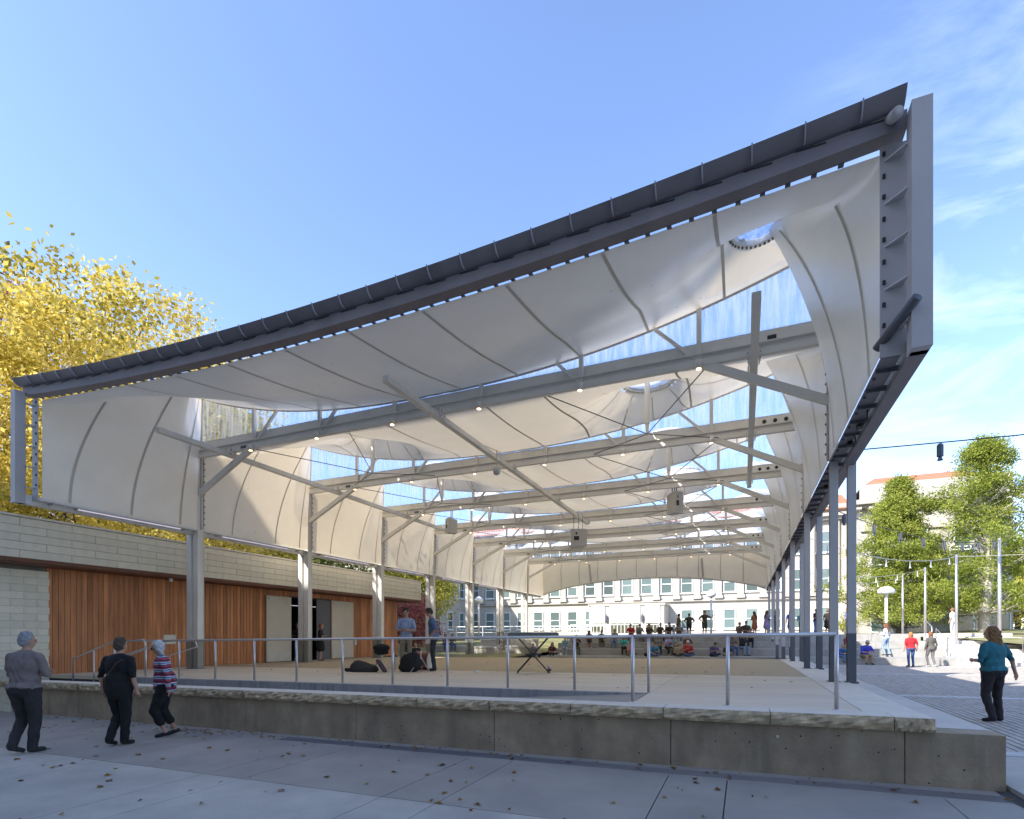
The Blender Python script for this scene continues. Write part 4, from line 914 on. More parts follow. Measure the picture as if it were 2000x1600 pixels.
# ================================================================== LAMPS, POLES, STRING LIGHTS
for px, d, top, lbq in ((935, 50, 1172, 'white globe street lamp left of the hall entrance'), (1389, 46, 1160, 'white globe street lamp behind the standing group on the terrace'), (1731, 38, 1150, 'white dome topped lamp post in front of the cedar')):
    x_, y_ = G(px, d); zt = EYE + (1240 - top) * d / FPX
    t = empty('street_lamp', (x_, y_, 1.6), label=lbq, cat='lamp', group='white lamp posts'); h = zt - 1.6
    MB().tube([(0, 0, 0), (0, 0, h - 0.3)], 0.09, 10).build('pole', M['white'], t, smooth=True)
    MB().lathe((0, 0, h - 0.35), [(0.1, 0), (0.33, 0.12), (0.40, 0.28), (0.34, 0.5), (0.15, 0.65), (0.02, 0.7)] if px != 1731 else [(0.05, 0.0), (0.55, 0.05), (0.5, 0.28), (0.3, 0.45), (0.02, 0.52)], 16).build('lamp_shade', M['globe'], t, smooth=True)
poles = []
for px, d, z0, lbq in ((1763, 39, 1.6, 'slim steel light pole farthest to the left'), (1807, 34.5, 1.4, 'slim steel light pole second from the left'), (1868, 29, 0.4, 'slim steel light pole third from the left'), (1952, 24, 0.15, 'slim steel light pole behind the woman in teal')):
    x_, y_ = G(px, d); t = empty('string_light_pole', (x_, y_, z0), label=lbq, cat='pole', group='slim steel poles carrying the string lights'); h = 5.85 - z0
    b = MB(); b.tube([(0, 0, 0), (0, 0, h)], [0.075, 0.055], 12); b.build('shaft', M['steel'], t, smooth=True); MB().lathe((0, 0, h), [(0.06, 0), (0.06, 0.03), (0.02, 0.06)], 10).build('cap', M['steel'], t)
    poles.append((x_, y_, 5.8))
def string(pa, pb2, sag, nb, white, lbq):
    pa = Vector(pa); pb2 = Vector(pb2); t = empty('string_lights', tuple(pa), label=lbq, cat='string lights', group='string lights over the plaza')
    f = lambda u: (pb2 - pa) * u + Vector((0, 0, -4 * sag * u * (1 - u)))
    MB().tube([f(i / 24) for i in range(25)], 0.012, 5).build('cable', M['black'] if not white else M['steel'], t)
    for i in range(nb):
        p = f((i + 0.6) / nb); b = MB(); b.mat(0).lathe((p.x, p.y, p.z), ([(0.03, -0.27), (0.055, -0.26), (0.055, -0.05), (0.03, -0.02)] if not white else [(0.015, -0.27), (0.022, -0.22), (0.015, -0.02)]), 8); b.mat(1).lathe((p.x, p.y, p.z - 0.27), [(0.02, -0.07), (0.05, -0.06), (0.025, 0.0)], 8)
        b.build('bulb', [M['white'] if white else M['paint_dark'], M['globe'] if white else M['paint_dark']], t)
C1 = (2.05, 12.3, 5.2); C2 = (2.05, 21.9, 5.1); C3 = (2.05, 31.7, 5.1); C4 = (2.05, 36.5, 5.1)
string(C1, (22, 14.8, 6.3), 0.25, 9, False, 'dark cord of string lights crossing the sky from the nearest column')
string((2.05, 17.2, 5.2), poles[3], 0.45, 8, False, 'dark cord of string lights running to the pole behind the woman in teal')
string(C2, poles[2], 0.5, 6, True, 'pale string lights from the third column to the third pole')
string(C3, poles[1], 0.5, 6, True, 'pale string lights running to the second pole')
string(C4, poles[0], 0.5, 6, True, 'pale string lights running to the farthest pole')
string(poles[2], (28, 26, 6.0), 0.5, 4, True, 'pale string lights leaving the frame past the third pole')

# ================================================================== TREES
def leaves(pts, size, aspect=0.6, droop=0.0, seed=1, tone=None):
    r = np.random.default_rng(seed); n = len(pts)
    a = r.normal(size=(n, 3)); a[:, 2] -= droop; a /= np.linalg.norm(a, axis=1)[:, None]
    b = r.normal(size=(n, 3)); b -= (b * a).sum(1)[:, None] * a; b /= np.linalg.norm(b, axis=1)[:, None]
    s = size * r.uniform(0.6, 1.3, n)[:, None]
    v = np.stack([pts - a * s * .5, pts + b * s * aspect * .5, pts + a * s * .5, pts - b * s * aspect * .5], 1).reshape(-1, 3)
    t = r.uniform(0, 1, n) if tone is None else np.clip(tone + r.normal(0, .16, n), 0, 1)
    return v, t
def leaf_mesh(name, v, t, m):
    n = len(t); me = bpy.data.meshes.new(name); me.vertices.add(4 * n); me.vertices.foreach_set('co', v.astype(np.float32).ravel())
    me.loops.add(4 * n); me.loops.foreach_set('vertex_index', np.arange(4 * n, dtype=np.int32)); me.polygons.add(n)
    me.polygons.foreach_set('loop_start', np.arange(0, 4 * n, 4, dtype=np.int32)); me.polygons.foreach_set('loop_total', np.full(n, 4, dtype=np.int32))
    at = me.attributes.new('tone', 'FLOAT', 'POINT'); at.data.foreach_set('value', np.repeat(t, 4).astype(np.float32)); me.materials.append(m); me.update(calc_edges=True); return me
def tree(name, label, loc, h, trunk_h, rx, rz_, ncl, per, size, m, seed, group=None, shape='round', spread=0.6, tone_bias=0.5, aspect=0.6, cat='tree', bark=None, tr_r=0.3):
    r = np.random.default_rng(seed); t = empty(name, loc, label=label, cat=cat, group=group)
    C = []
    while len(C) < ncl:
        p = r.uniform(-1, 1, 3); d = np.linalg.norm(p)
        if shape == 'round':
            lump = 1.0 + 0.16 * math.sin(3 * math.atan2(p[1], p[0]) + seed) + 0.12 * math.sin(5 * p[2] + 2 * p[0] * 3)
            if d > lump or d < 0.30: continue
            q = np.array([p[0] * rx, p[1] * rx, trunk_h + (h - trunk_h) * (p[2] + 1) / 2])
        else:
            zf = r.uniform(0, 1); w = (1 - zf) ** 0.75 * (0.82 + 0.28 * math.sin(zf * 23 + seed)) + 0.06
            an = r.uniform(0, 2 * math.pi); w *= 0.78 + 0.30 * math.sin(an * 3 + seed + zf * 7); rad = rx * w * math.sqrt(r.uniform(0.12, 1))
            q = np.array([rad * math.cos(an), rad * math.sin(an), trunk_h + (h - trunk_h) * zf])
        C.append(q)
    C = np.array(C)
    tr_ = MB(); nseg = 7
    tx = [(0.25 * math.sin(i * 0.9 + seed), 0.2 * math.cos(i * 1.3 + seed), (trunk_h + (h - trunk_h) * 0.8) * i / nseg) for i in range(nseg + 1)]; tx[0] = (0, 0, -0.3)
    tr_.tube(tx, [tr_r * (1 - 0.85 * i / nseg) + 0.02 for i in range(nseg + 1)], 9)
    step = max(1, len(C) // 130)
    for c in C[::step]:
        zt = max(trunk_h * 0.8, c[2] - (0.35 + 0.25 * r.uniform()) * math.hypot(c[0], c[1]) - 0.5); fr = min(1, zt / tx[-1][2]); i = min(nseg - 1, int(fr * nseg)); b0 = Vector(tx[i]).lerp(Vector(tx[i + 1]), fr * nseg - i)
        mid = b0.lerp(Vector(c), 0.5) + Vector((0, 0, 0.12 * math.hypot(c[0], c[1]) * (1 if shape == 'round' else -1) * 0.5))
        tr_.tube([b0, mid, Vector(c)], [tr_r * 0.22, tr_r * 0.12, 0.012], 5, cap=False)
    tr_.build('trunk', bark or M['bark'], t, smooth=True)
    big = np.repeat(C, per, 0); off = r.normal(size=big.shape) * spread * np.array([1, 1, 0.7])
    pts = big + off; cl_t = np.repeat(np.clip(r.normal(tone_bias, .2, len(C)), 0, 1), per)
    v, tn = leaves(pts, size, aspect, 0.3, seed + 5, cl_t)
    inst(leaf_mesh('crown', v, tn, m), 'crown', t); return t
g_l = 'trees behind the left building'
tree('maple_tree', 'big yellow maple towering behind the left end of the canopy', (-36.8, 21.0, 0), 19.6, 2.5, 13.4, 8, 760, 230, 0.235, M['leaf_yellow'], 3, g_l, tr_r=0.5, spread=0.62)
tree('maple_tree', 'dark red tree top showing above the yellow maple at the left edge', (-59, 24, 0), 31.5, 10, 9.6, 8, 200, 130, 0.30, M['leaf_red'], 5, g_l, spread=0.8)
tree('maple_tree', 'yellow leaved tree seen in the gap over the left block wall', (-31, 25, 0), 9.5, 1.5, 5.4, 4, 150, 110, 0.24, M['leaf_yellow'], 8, g_l, spread=0.6)
tree('maple_tree', 'olive green tree seen through the gap beside the second column', (-33, 34, 0), 10.0, 1.5, 5.2, 4, 140, 110, 0.26, M['leaf_green'], 12, g_l, spread=0.6)
tree('maple_tree', 'sunlit yellow green tree at the end of the block building', (-27.5, 42.0, 0.4), 10.5, 2.2, 3.9, 4, 120, 110, 0.24, M['leaf_green'], 15, g_l, spread=0.55, tone_bias=0.75)
tree('shrub', 'pinkish red leaved shrub beyond the end of the cedar wall', (-22.6, 33.5, 0.2), 4.3, 0.5, 2.3, 2, 90, 90, 0.17, M['leaf_pink'], 17, None, spread=0.35, cat='shrub', tr_r=0.1)
g_r = 'trees in front of the limestone pavilion'
x_, y_ = G(1757, 44); tree('cedar_tree', 'yellow green cedar in front of the pavilion, left of the pair', (x_, y_, 1.6), 12.6, 0.9, 6.3, 5, 500, 130, 0.21, M['leaf_cedar'], 21, g_r, 'cone', 0.30, 0.6, 0.35, tr_r=0.25)
x_, y_ = G(1925, 41); tree('cedar_tree', 'taller ragged cedar with pale trunk, right of the pair', (x_, y_, 1.6), 14.8, 2.0, 6.9, 6, 420, 130, 0.21, M['leaf_cedar'], 24, g_r, 'cone', 0.34, 0.55, 0.35, tr_r=0.38, bark=M['limestone2'])
x_, y_ = G(1985, 62); tree('maple_tree', 'golden yellow tree low at the right edge behind the cedar', (x_, y_, 1.6), 10, 1.5, 5.0, 4, 140, 100, 0.3, M['leaf_yellow'], 27, g_r, spread=0.6, tone_bias=0.35)
x_, y_ = G(1700, 52); tree('shrub', 'low sparse bush against the base of the pavilion', (x_, y_, 1.6), 1.6, 0.1, 2.6, 2, 60, 60, 0.2, M['leaf_green'], 31, None, spread=0.3, cat='shrub', tone_bias=0.3, tr_r=0.06)
# far tree line
fl = []
r = np.random.default_rng(77)
for k in range(170):
    an = r.uniform(-1.35, 1.5); d = r.uniform(110, 170); c = np.array([d * math.sin(an) - 10, d * math.cos(an), r.uniform(2, 8)])
    if c[1] < 20 : continue
    fl.append(np.repeat(c[None], 90, 0) + r.normal(size=(90, 3)) * np.array([4, 4, 2.6]))
v, tn = leaves(np.concatenate(fl), 1.1, 0.7, 0, 78); wd = inst(leaf_mesh('far_woods', v, tn, M['leaf_green']), 'far_woods'); wd['kind'] = 'stuff'; wd['label'] = 'distant tree line beyond the campus'

# leaf litter
LPT = []; r = np.random.default_rng(5)
for _ in range(260):
    LPT.append((r.uniform(-14, 2.4), r.uniform(2.6, 6.9) if r.random() < .6 else 7.0 - abs(r.normal(0, .18))))
for _ in range(60): LPT.append((r.normal(-9.2, .7), 6.9 - abs(r.normal(0, .25))))
vs = []; fs = []; tn = []
for (x, y) in LPT:
    s = r.uniform(0.014, 0.055); a0 = r.uniform(0, 6.28); z = gz(x) + 0.004; k = len(vs); n = 8
    for i in range(n):
        rad = s * (1 if i % 2 == 0 else 0.55) * r.uniform(.8, 1.15); a = a0 + 2 * math.pi * i / n; vs.append((x + rad * math.cos(a), y + rad * math.sin(a), z + r.uniform(0, 0.02)))
    fs.append(tuple(range(k, k + n))); tn += [r.uniform()] * n
for _ in range(60):
    x, y = r.uniform(-15, 1), r.uniform(9.2, 21); s = r.uniform(0.02, 0.05); a0 = r.uniform(0, 6); k = len(vs); z = fz(x, y) + .005
    for i in range(8): rad = s * (1 if i % 2 == 0 else .55); a = a0 + math.pi * i / 4; vs.append((x + rad * math.cos(a), y + rad * math.sin(a), z + r.uniform(0, .02)))
    fs.append(tuple(range(k, k + 8))); tn += [r.uniform()] * 8
me = bpy.data.meshes.new('fallen_leaves'); me.from_pydata(vs, [], fs); at = me.attributes.new('tone', 'FLOAT', 'POINT'); at.data.foreach_set('value', np.array(tn, dtype=np.float32)); me.materials.append(M['litter'])
lo = inst(me, 'fallen_leaves'); lo['kind'] = 'stuff'; lo['label'] = 'scattered dry autumn leaves on the paving'

# ================================================================== PEOPLE
def surface_nets(F, org, h):
    ins = F < 0; c = ins[:-1, :-1, :-1].astype(np.int8)
    for dx in (0, 1):
        for dy in (0, 1):
            for dz in (0, 1):
                if dx or dy or dz: c = c + ins[dx:ins.shape[0] - 1 + dx, dy:ins.shape[1] - 1 + dy, dz:ins.shape[2] - 1 + dz]
    mask = (c > 0) & (c < 8); idx = -np.ones(mask.shape, dtype=np.int64); I = np.argwhere(mask); idx[mask] = np.arange(len(I))
    acc = np.zeros((len(I), 3)); cnt = np.zeros(len(I)); cs = [(a, b, d) for a in (0, 1) for b in (0, 1) for d in (0, 1)]
    for p in cs:
        for ax in range(3):
            if p[ax]: continue
            q = list(p); q[ax] = 1
            fa = F[I[:, 0] + p[0], I[:, 1] + p[1], I[:, 2] + p[2]]; fb2 = F[I[:, 0] + q[0], I[:, 1] + q[1], I[:, 2] + q[2]]
            s = (fa < 0) != (fb2 < 0); t = np.where(s, fa / np.where(s, fa - fb2, 1), 0)
            pos = I + np.array(p); pos = pos.astype(float); pos[:, ax] += t
            acc += pos * s[:, None]; cnt += s
    V = acc / cnt[:, None] * h + org; Q = []
    for ax in range(3):
        o1, o2 = [(1, 2), (2, 0), (0, 1)][ax]
        sl0 = [slice(None)] * 3; sl1 = [slice(None)] * 3; sl0[ax] = slice(0, -1); sl1[ax] = slice(1, None)
        A = ins[tuple(sl0)]; B = ins[tuple(sl1)]; E = np.argwhere(A != B); E = E[(E[:, o1] > 0) & (E[:, o2] > 0) & (E[:, o1] < F.shape[o1] - 1) & (E[:, o2] < F.shape[o2] - 1)]
        if not len(E): continue
        fl = A[E[:, 0], E[:, 1], E[:, 2]]; e1 = np.eye(3, dtype=int)[o1]; e2 = np.eye(3, dtype=int)[o2]
        g = lambda X: idx[X[:, 0], X[:, 1], X[:, 2]]
        q = np.stack([g(E - e1 - e2), g(E - e2), g(E), g(E - e1)], 1); q[~fl] = q[~fl][:, ::-1]; Q.append(q)
    return V, np.concatenate(Q)
def d_cap(P, a, b, ra, rb):
    a = np.array(a, float); b = np.array(b, float); ab = b - a; t = np.clip(((P - a) @ ab) / max(1e-9, ab @ ab), 0, 1)
    return np.linalg.norm(P - a - t[..., None] * ab, axis=-1) - (ra + (rb - ra) * t)
def d_ell(P, c, r, R=None):
    q = P - np.array(c)
    if R is not None: q = q @ R
    r = np.array(r); k0 = np.linalg.norm(q / r, axis=-1); k1 = np.linalg.norm(q / r ** 2, axis=-1); return k0 * (k0 - 1) / np.maximum(k1, 1e-6)
def eval_prims(P, prims, k=0.03):
    F = None; best = None; tagi = None
    for i, (kind, args, tg, kk) in enumerate(prims):
        d = d_cap(P, *args) if kind == 'c' else d_ell(P, *args)
        if F is None: F = d; best = d.copy(); tagi = np.zeros(d.shape, int) + i
        else:
            kq = kk or k; hh = np.clip(0.5 + 0.5 * (F - d) / kq, 0, 1); F = F * (1 - hh) + d * hh - kq * hh * (1 - hh)
            m_ = d < best; best = np.where(m_, d, best); tagi = np.where(m_, i, tagi)
    return F, tagi
def mesh_from_prims(prims, h, k=0.03, noise=0.0):
    lo_ = np.full(3, 1e9); hi_ = np.full(3, -1e9)
    for kind, a, tg, kk in prims:
        if kind == 'c':
            for p, r_ in ((a[0], a[2]), (a[1], a[3])): lo_ = np.minimum(lo_, np.array(p) - r_); hi_ = np.maximum(hi_, np.array(p) + r_)
        else: m_ = max(a[1]); lo_ = np.minimum(lo_, np.array(a[0]) - m_); hi_ = np.maximum(hi_, np.array(a[0]) + m_)
    lo_ -= 3 * h; hi_ += 3 * h; n = np.ceil((hi_ - lo_) / h).astype(int) + 1
    g = np.stack(np.meshgrid(*[lo_[i] + h * np.arange(n[i]) for i in range(3)], indexing='ij'), -1)
    F, _ = eval_prims(g, prims, k)
    if noise < 0:
        x_, y_, z_ = g[..., 0], g[..., 1], g[..., 2]; wz = np.clip((1.42 - z_) / 0.1, 0, 1) * np.clip((z_ - 0.1) / 0.1, 0, 1)
        F = F - noise * wz * (np.sin(z_ * 38 + 9 * x_ + 5 * np.sin(x_ * 17)) * 0.6 + np.sin(x_ * 33 + z_ * 14 + 3 * np.sin(y_ * 21)) * 0.6 * np.sin(z_ * 9 + y_ * 7))
    elif noise: F = F + noise * (np.sin(g[..., 0] * 47 + g[..., 2] * 31) * np.sin(g[..., 1] * 53 + 1) * np.sin(g[..., 2] * 41 + 2) + 0.22 * np.sin(g[..., 0] * 131) * np.sin(g[..., 1] * 117 + g[..., 0] * 40) * np.sin(g[..., 2] * 71 + g[..., 1] * 60))
    return surface_nets(F, lo_, h), prims
CLOTH = {}
def cloth(c, pat=None):
    key = (c, pat)
    if key in CLOTH: return CLOTH[key]
    m = mat('cloth', c, 0.9, 0.22, 7, 0.6, 14)
    if pat == 'stripe':
        n = m.node_tree.nodes; l = m.node_tree.links; b = n['Principled BSDF']; t = n.new('ShaderNodeTexCoord'); sx = n.new('ShaderNodeSeparateXYZ'); l.new(t.outputs['Object'], sx.inputs[0])
        nz_ = n.new('ShaderNodeTexNoise'); nz_.inputs['Scale'].default_value = 9; l.new(t.outputs['Object'], nz_.inputs['Vector'])
        a = n.new('ShaderNodeMath'); a.operation = 'MULTIPLY_ADD'; a.inputs[1].default_value = 0.05; l.new(nz_.outputs['Fac'], a.inputs[0]); l.new(sx.outputs['Z'], a.inputs[2])
        f = n.new('ShaderNodeMath'); f.operation = 'MULTIPLY'; f.inputs[1].default_value = 8.3; l.new(a.outputs[0], f.inputs[0]); fr = n.new('ShaderNodeMath'); fr.operation = 'FRACT'; l.new(f.outputs[0], fr.inputs[0])
        r_ = n.new('ShaderNodeValToRGB'); r_.color_ramp.interpolation = 'CONSTANT'; e = r_.color_ramp.elements; e[0].color = (0.02, 0.03, 0.10, 1); e[0].position = 0; e[1].position = 0.2; e[1].color = (0.45, 0.04, 0.03, 1)
        for p, cc in ((0.38, (0.03, 0.05, 0.15, 1)), (0.5, (0.5, 0.52, 0.55, 1)), (0.6, (0.06, 0.18, 0.36, 1)), (0.78, (0.6, 0.6, 0.6, 1)), (0.88, (0.40, 0.03, 0.03, 1))): q = e.new(p); q.color = cc
        l.new(fr.outputs[0], r_.inputs['Fac']); l.new(r_.outputs['Color'], b.inputs['Base Color'])
    if pat == 'print': dots(m, tuple(min(1, x_ * 3 + 0.15) for x_ in c), 14, 0.3, 0.45)
    CLOTH[key] = m; return m
SKIN = mat('skin', (0.44, 0.25, 0.17), 0.6, 0.06, 10); SKIN2 = mat('tanned_skin', (0.34, 0.17, 0.10), 0.6, 0.06, 10)
EYE_M = mat('eye', (0.03, 0.025, 0.02), 0.3); SHOE_W = (0.6, 0.6, 0.58)
HAIRM = {}
def hairmat(c):
    if c not in HAIRM: HAIRM[c] = mat('hair', c, 0.75, 0.28, 60, 0.6, 90, stretch=(1, 1, 0.25))
    return HAIRM[c]
def rotx(v, a): return (v[0], v[1] * math.cos(a) + v[2] * math.sin(a), -v[1] * math.sin(a) + v[2] * math.cos(a))   # lean forward (+Y)
def person(px=None, baggy=1.0, tunic=0.0, crop=False, loc=None, face=0.0, pose='stand', h=1.70, shirt=(0.1, 0.1, 0.1), pants=(0.05, 0.05, 0.07), shoe=(0.03, 0.03, 0.03), hair=(0.05, 0.03, 0.02), hs='short', arms='hang', skirt=False, shorts=False,
           sleeves='short', lean=0.0, nod=0.0, yaw=0.0, wide=1.0, vox=0.032, label='', group=None, skin=None, spat=None, ppat=None, fingers=False, cap=None, glasses=False, legs=None, stepd=0.4):
    S = h / 1.75; sk = skin or SKIN; pr = []; A = lambda kind, args, tg, kk=None: pr.append((kind, args, tg, kk))
    if pose == 'stand' or pose == 'walk': pel = np.array([0, 0, 0.94])
    elif pose == 'sit': pel = np.array([0, -0.02, 0.12])
    elif pose == 'ground': pel = np.array([0, -0.02, 0.11])
    U = lambda x, y, z: tuple(pel + np.array(rotx((x, y, z), lean)))        # upper body point relative to pelvis
    c_, s_ = math.cos(lean), math.sin(lean); R = np.array([[1, 0, 0], [0, c_, s_], [0, -s_, c_]]); R = R.T.copy() if False else np.array([[1, 0, 0], [0, c_, -s_], [0, s_, c_]]).T
    A('e', (U(0, 0.0, 0.35), (0.185 * wide, 0.118 * wide, 0.22), R), 'shirt'); A('e', (U(0, 0.01, 0.15), (0.160 * wide, 0.118 * wide, 0.18), R), 'shirt')
    A('c', (U(-0.145, -0.01, 0.475), U(0.145, -0.01, 0.475), 0.062, 0.062), 'shirt')
    A('e', (tuple(pel + np.array([0, -0.015, 0.0])), (0.168 * wide, 0.128 * wide, 0.125)), 'pants')
    if pose in ('stand', 'walk'): A('e', (U(0, -0.005, 0.03), (0.178 * wide, 0.135 * wide, 0.085), R), 'shirt', 0.015)     # hem
    if tunic: A('c', (tuple(pel + np.array([0, 0, 0.12])), tuple(pel + np.array([0, 0, -tunic])), 0.150 * wide, 0.150 * wide), 'shirt', 0.03)
    A('c', (U(0, 0.0, 0.50), U(0, 0.02, 0.60), 0.058, 0.052), 'skin', 0.02)
    HC = np.array(U(0, 0.03 + 0.05 * math.sin(nod), 0.70 - 0.03 * (1 - math.cos(nod))))
    ty = lean + nod; cy, sy = math.cos(yaw), math.sin(yaw)
    def Hd(x, y, z):
        x2, y2 = x * cy - y * sy, x * sy + y * cy; return tuple(HC + np.array(rotx((x2, y2, z), ty)))
    A('e', (Hd(0, -0.005, 0.025), (0.078, 0.094, 0.098)), 'skin', 0.015); A('e', (Hd(0, 0.022, -0.05), (0.058, 0.062, 0.068)), 'skin', 0.03)
    A('e', (Hd(0, 0.098, -0.015), (0.013, 0.020, 0.022)), 'skin', 0.015)
    for sx in (-1, 1): A('e', (Hd(sx * 0.080, -0.01, -0.01), (0.012, 0.022, 0.032)), 'skin', 0.008)
    hands = []
    for sx in (-1, 1):
        hip = pel + np.array([sx * 0.088 * wide, 0, -0.02])
        if pose == 'stand': kn = (sx * 0.10, 0.03, 0.50); an = (sx * 0.105, -0.02, 0.085); toe = (sx * 0.13, 0.14, 0.03)
        elif pose == 'walk':
            kn, an, toe = legs[0 if sx < 0 else 1]
        elif pose == 'sit': kn = (sx * 0.14, 0.44, 0.10); an = (sx * 0.13, 0.40, 0.085 - stepd); toe = (sx * 0.15, 0.55, 0.03 - stepd)
        else: kn = (sx * 0.29, 0.34, 0.17); an = (-sx * 0.02, 0.38, 0.07); toe = (-sx * 0.14, 0.42, 0.06)
        lt = 'skin' if (skirt or shorts or crop) else 'pants'; th_t = 'pants'
        w_ = 1.0 if wide < 1.1 else 1.1
        A('c', (tuple(hip), kn, 0.088 * w_ * baggy, 0.062 * baggy), th_t)
        lg = 0.062 * baggy if lt == 'pants' else 0.053
        A('c', (kn, an, lg, 0.052 * baggy if lt == 'pants' else 0.036), lt, 0.02)
        if crop: A('c', (kn, tuple(np.array(kn) * 0.45 + np.array(an) * 0.55), 0.078, 0.075), 'pants', 0.02)
        if lt == 'skin' and shorts: A('c', (tuple(hip), tuple(np.array(hip) * 0.15 + np.array(kn) * 0.85), 0.098 * w_, 0.088), 'pants', 0.02)
        A('c', (tuple(np.array(an) + np.array([0, -0.025, -0.035])), toe, 0.040, 0.033), 'shoe', 0.02)
        sh = np.array(U(sx * 0.185 * wide ** 0.6, -0.01, 0.465))
        am = arms if isinstance(arms, str) else arms[0 if sx < 0 else 1]
        if am == 'hang': el = sh + np.array([sx * 0.075, -0.04, -0.27]); wr = el + np.array([sx * 0.01, 0.07, -0.24])
        elif am == 'swing': el = sh + np.array([sx * 0.08, -0.10, -0.25]); wr = el + np.array([sx * 0.05, -0.03, -0.25])
        elif am == 'swingf': el = sh + np.array([sx * 0.06, 0.06, -0.26]); wr = el + np.array([0, 0.17, -0.17])
        elif am == 'out': el = sh + np.array([sx * 0.18, 0.02, -0.20]); wr = el + np.array([sx * 0.16, 0.12, -0.10])
        elif am == 'hips': el = sh + np.array([sx * 0.17, -0.10, -0.22]); wr = np.array(U(sx * 0.17, 0.05, 0.06))
        elif am == 'cross': el = sh + np.array([sx * 0.07, 0.06, -0.26]); wr = np.array(U(-sx * 0.10, 0.19, 0.24))
        elif am == 'front': el = sh + np.array([sx * 0.06, 0.02, -0.27]); wr = np.array(U(sx * 0.07, 0.30, 0.20))
        elif am == 'lap': el = sh + np.array([sx * 0.08, 0.12, -0.25]); wr = np.array([sx * 0.06, pel[1] + 0.36, pel[2] + 0.16])
        elif am == 'phone': el = sh + np.array([sx * 0.06, 0.12, -0.24]); wr = np.array(U(sx * 0.04, 0.30, 0.42))
        elif am == 'raise': el = sh + np.array([sx * 0.2, 0.1, -0.15]); wr = el + np.array([sx * 0.12, 0.12, 0.16])
        A('c', (tuple(sh), tuple(el), 0.056, 0.044), 'shirt' if sleeves != 'none' else 'skin', 0.025)
        if sleeves == 'short': A('c', (tuple(sh), tuple(sh * 0.35 + el * 0.65), 0.062, 0.064), 'shirt', 0.01)
        A('c', (tuple(el), tuple(wr), 0.041 if sleeves != 'long' else 0.048, 0.028 if sleeves != 'long' else 0.040), 'shirt' if sleeves == 'long' else 'skin', 0.012)
        dr_ = (wr - el) / np.linalg.norm(wr - el); pm = wr + dr_ * 0.05
        A('c', (tuple(wr), tuple(pm), 0.027, 0.033), 'skin', 0.012)
        hands.append((pm, dr_, sx))
        if not fingers: A('c', (tuple(pm), tuple(pm + dr_ * 0.07 + np.array([0, 0.02, 0])), 0.026, 0.018), 'skin', 0.01)
    if skirt:
        if pose in ('stand', 'walk'): A('c', (tuple(pel), (0, 0.0, 0.62), 0.15 * wide, 0.205 * wide), 'pants' if skirt != 'dress' else 'shirt', 0.03)
        else: A('c', (tuple(pel), (0, 0.38, pel[2] + 0.02), 0.14, 0.15), 'pants' if skirt != 'dress' else 'shirt', 0.03)
    (V, Q), _ = mesh_from_prims(pr, vox, 0.03, -0.006 if vox < 0.02 else 0.0)
    cen = V[Q].mean(1); D = []
    for kind, a, tg, kk in pr: D.append(d_cap(cen, *a) if kind == 'c' else d_ell(cen, *a))
    ti = np.argmin(np.array(D), 0); names = ['shirt', 'pants', 'skin', 'shoe', 'eye']; mi = np.array([names.index(pr[i][2]) for i in range(len(pr))])[ti]
    V = V * S; verts = V.tolist(); faces = Q.tolist(); mi = mi.tolist()
    ex = MB()
    if fingers:
        for pm, dr_, sx in hands:
            side = np.cross(dr_, np.array([0, 1.0, 0.0])); side = side / (np.linalg.norm(side) + 1e-6); nrm = np.cross(side, dr_)
            for j, ln in enumerate((0.075, 0.085, 0.08, 0.062)):
                b0 = pm + side * (j - 1.5) * 0.018 + dr_ * 0.012; k1 = b0 + dr_ * ln * 0.5 + nrm * 0.004; k2 = k1 + dr_ * ln * 0.40 - nrm * 0.022 * 0 + np.array([0, 0.014, 0])
                ex.tube([Vector(b0 * S), Vector(k1 * S), Vector(k2 * S)], [0.0095 * S, 0.0088 * S, 0.006 * S], 6)
            b0 = pm - side * 0.028 - dr_ * 0.02; ex.tube([Vector(b0 * S), Vector((b0 - side * 0.022 + dr_ * 0.03) * S), Vector((b0 - side * 0.018 + dr_ * 0.062) * S)], [0.011 * S, 0.010 * S, 0.007 * S], 6)
        o_ = len(verts); verts += ex.v; faces += [tuple(i + o_ for i in f) for f in ex.f]; mi += [2] * len(ex.f)
    ey = MB()
    for sx in (-1, 1): c = np.array(Hd(sx * 0.030, 0.083, 0.012)) * S; ey.lathe(c, [(0.004, -0.010), (0.011, -0.004), (0.011, 0.004), (0.004, 0.010)], 6)
    c = np.array(Hd(0, 0.080, -0.058)) * S; ey.box(c[0] - 0.02, c[0] + 0.02, c[1] - .006, c[1] + .004, c[2] - .004, c[2] + .004)
    o_ = len(verts); verts += ey.v; faces += [tuple(i + o_ for i in f) for f in ey.f]; mi += [4] * len(ey.f)
    me = bpy.data.meshes.new('body'); me.from_pydata(verts, [], faces)
    for m_ in (cloth(shirt, spat), cloth(pants, ppat), sk, cloth(shoe), EYE_M): me.materials.append(m_)
    me.polygons.foreach_set('material_index', mi); me.polygons.foreach_set('use_smooth', [True] * len(me.polygons)); me.update()
    ob = bpy.data.objects.new('person', me); COL.objects.link(ob); ob.location = loc; ob.rotation_euler = (0, 0, face)
    tag(ob, label, 'person', group)
    # hair
    hp_ = []
    B = lambda kind, args: hp_.append((kind, args, 'hair', None))
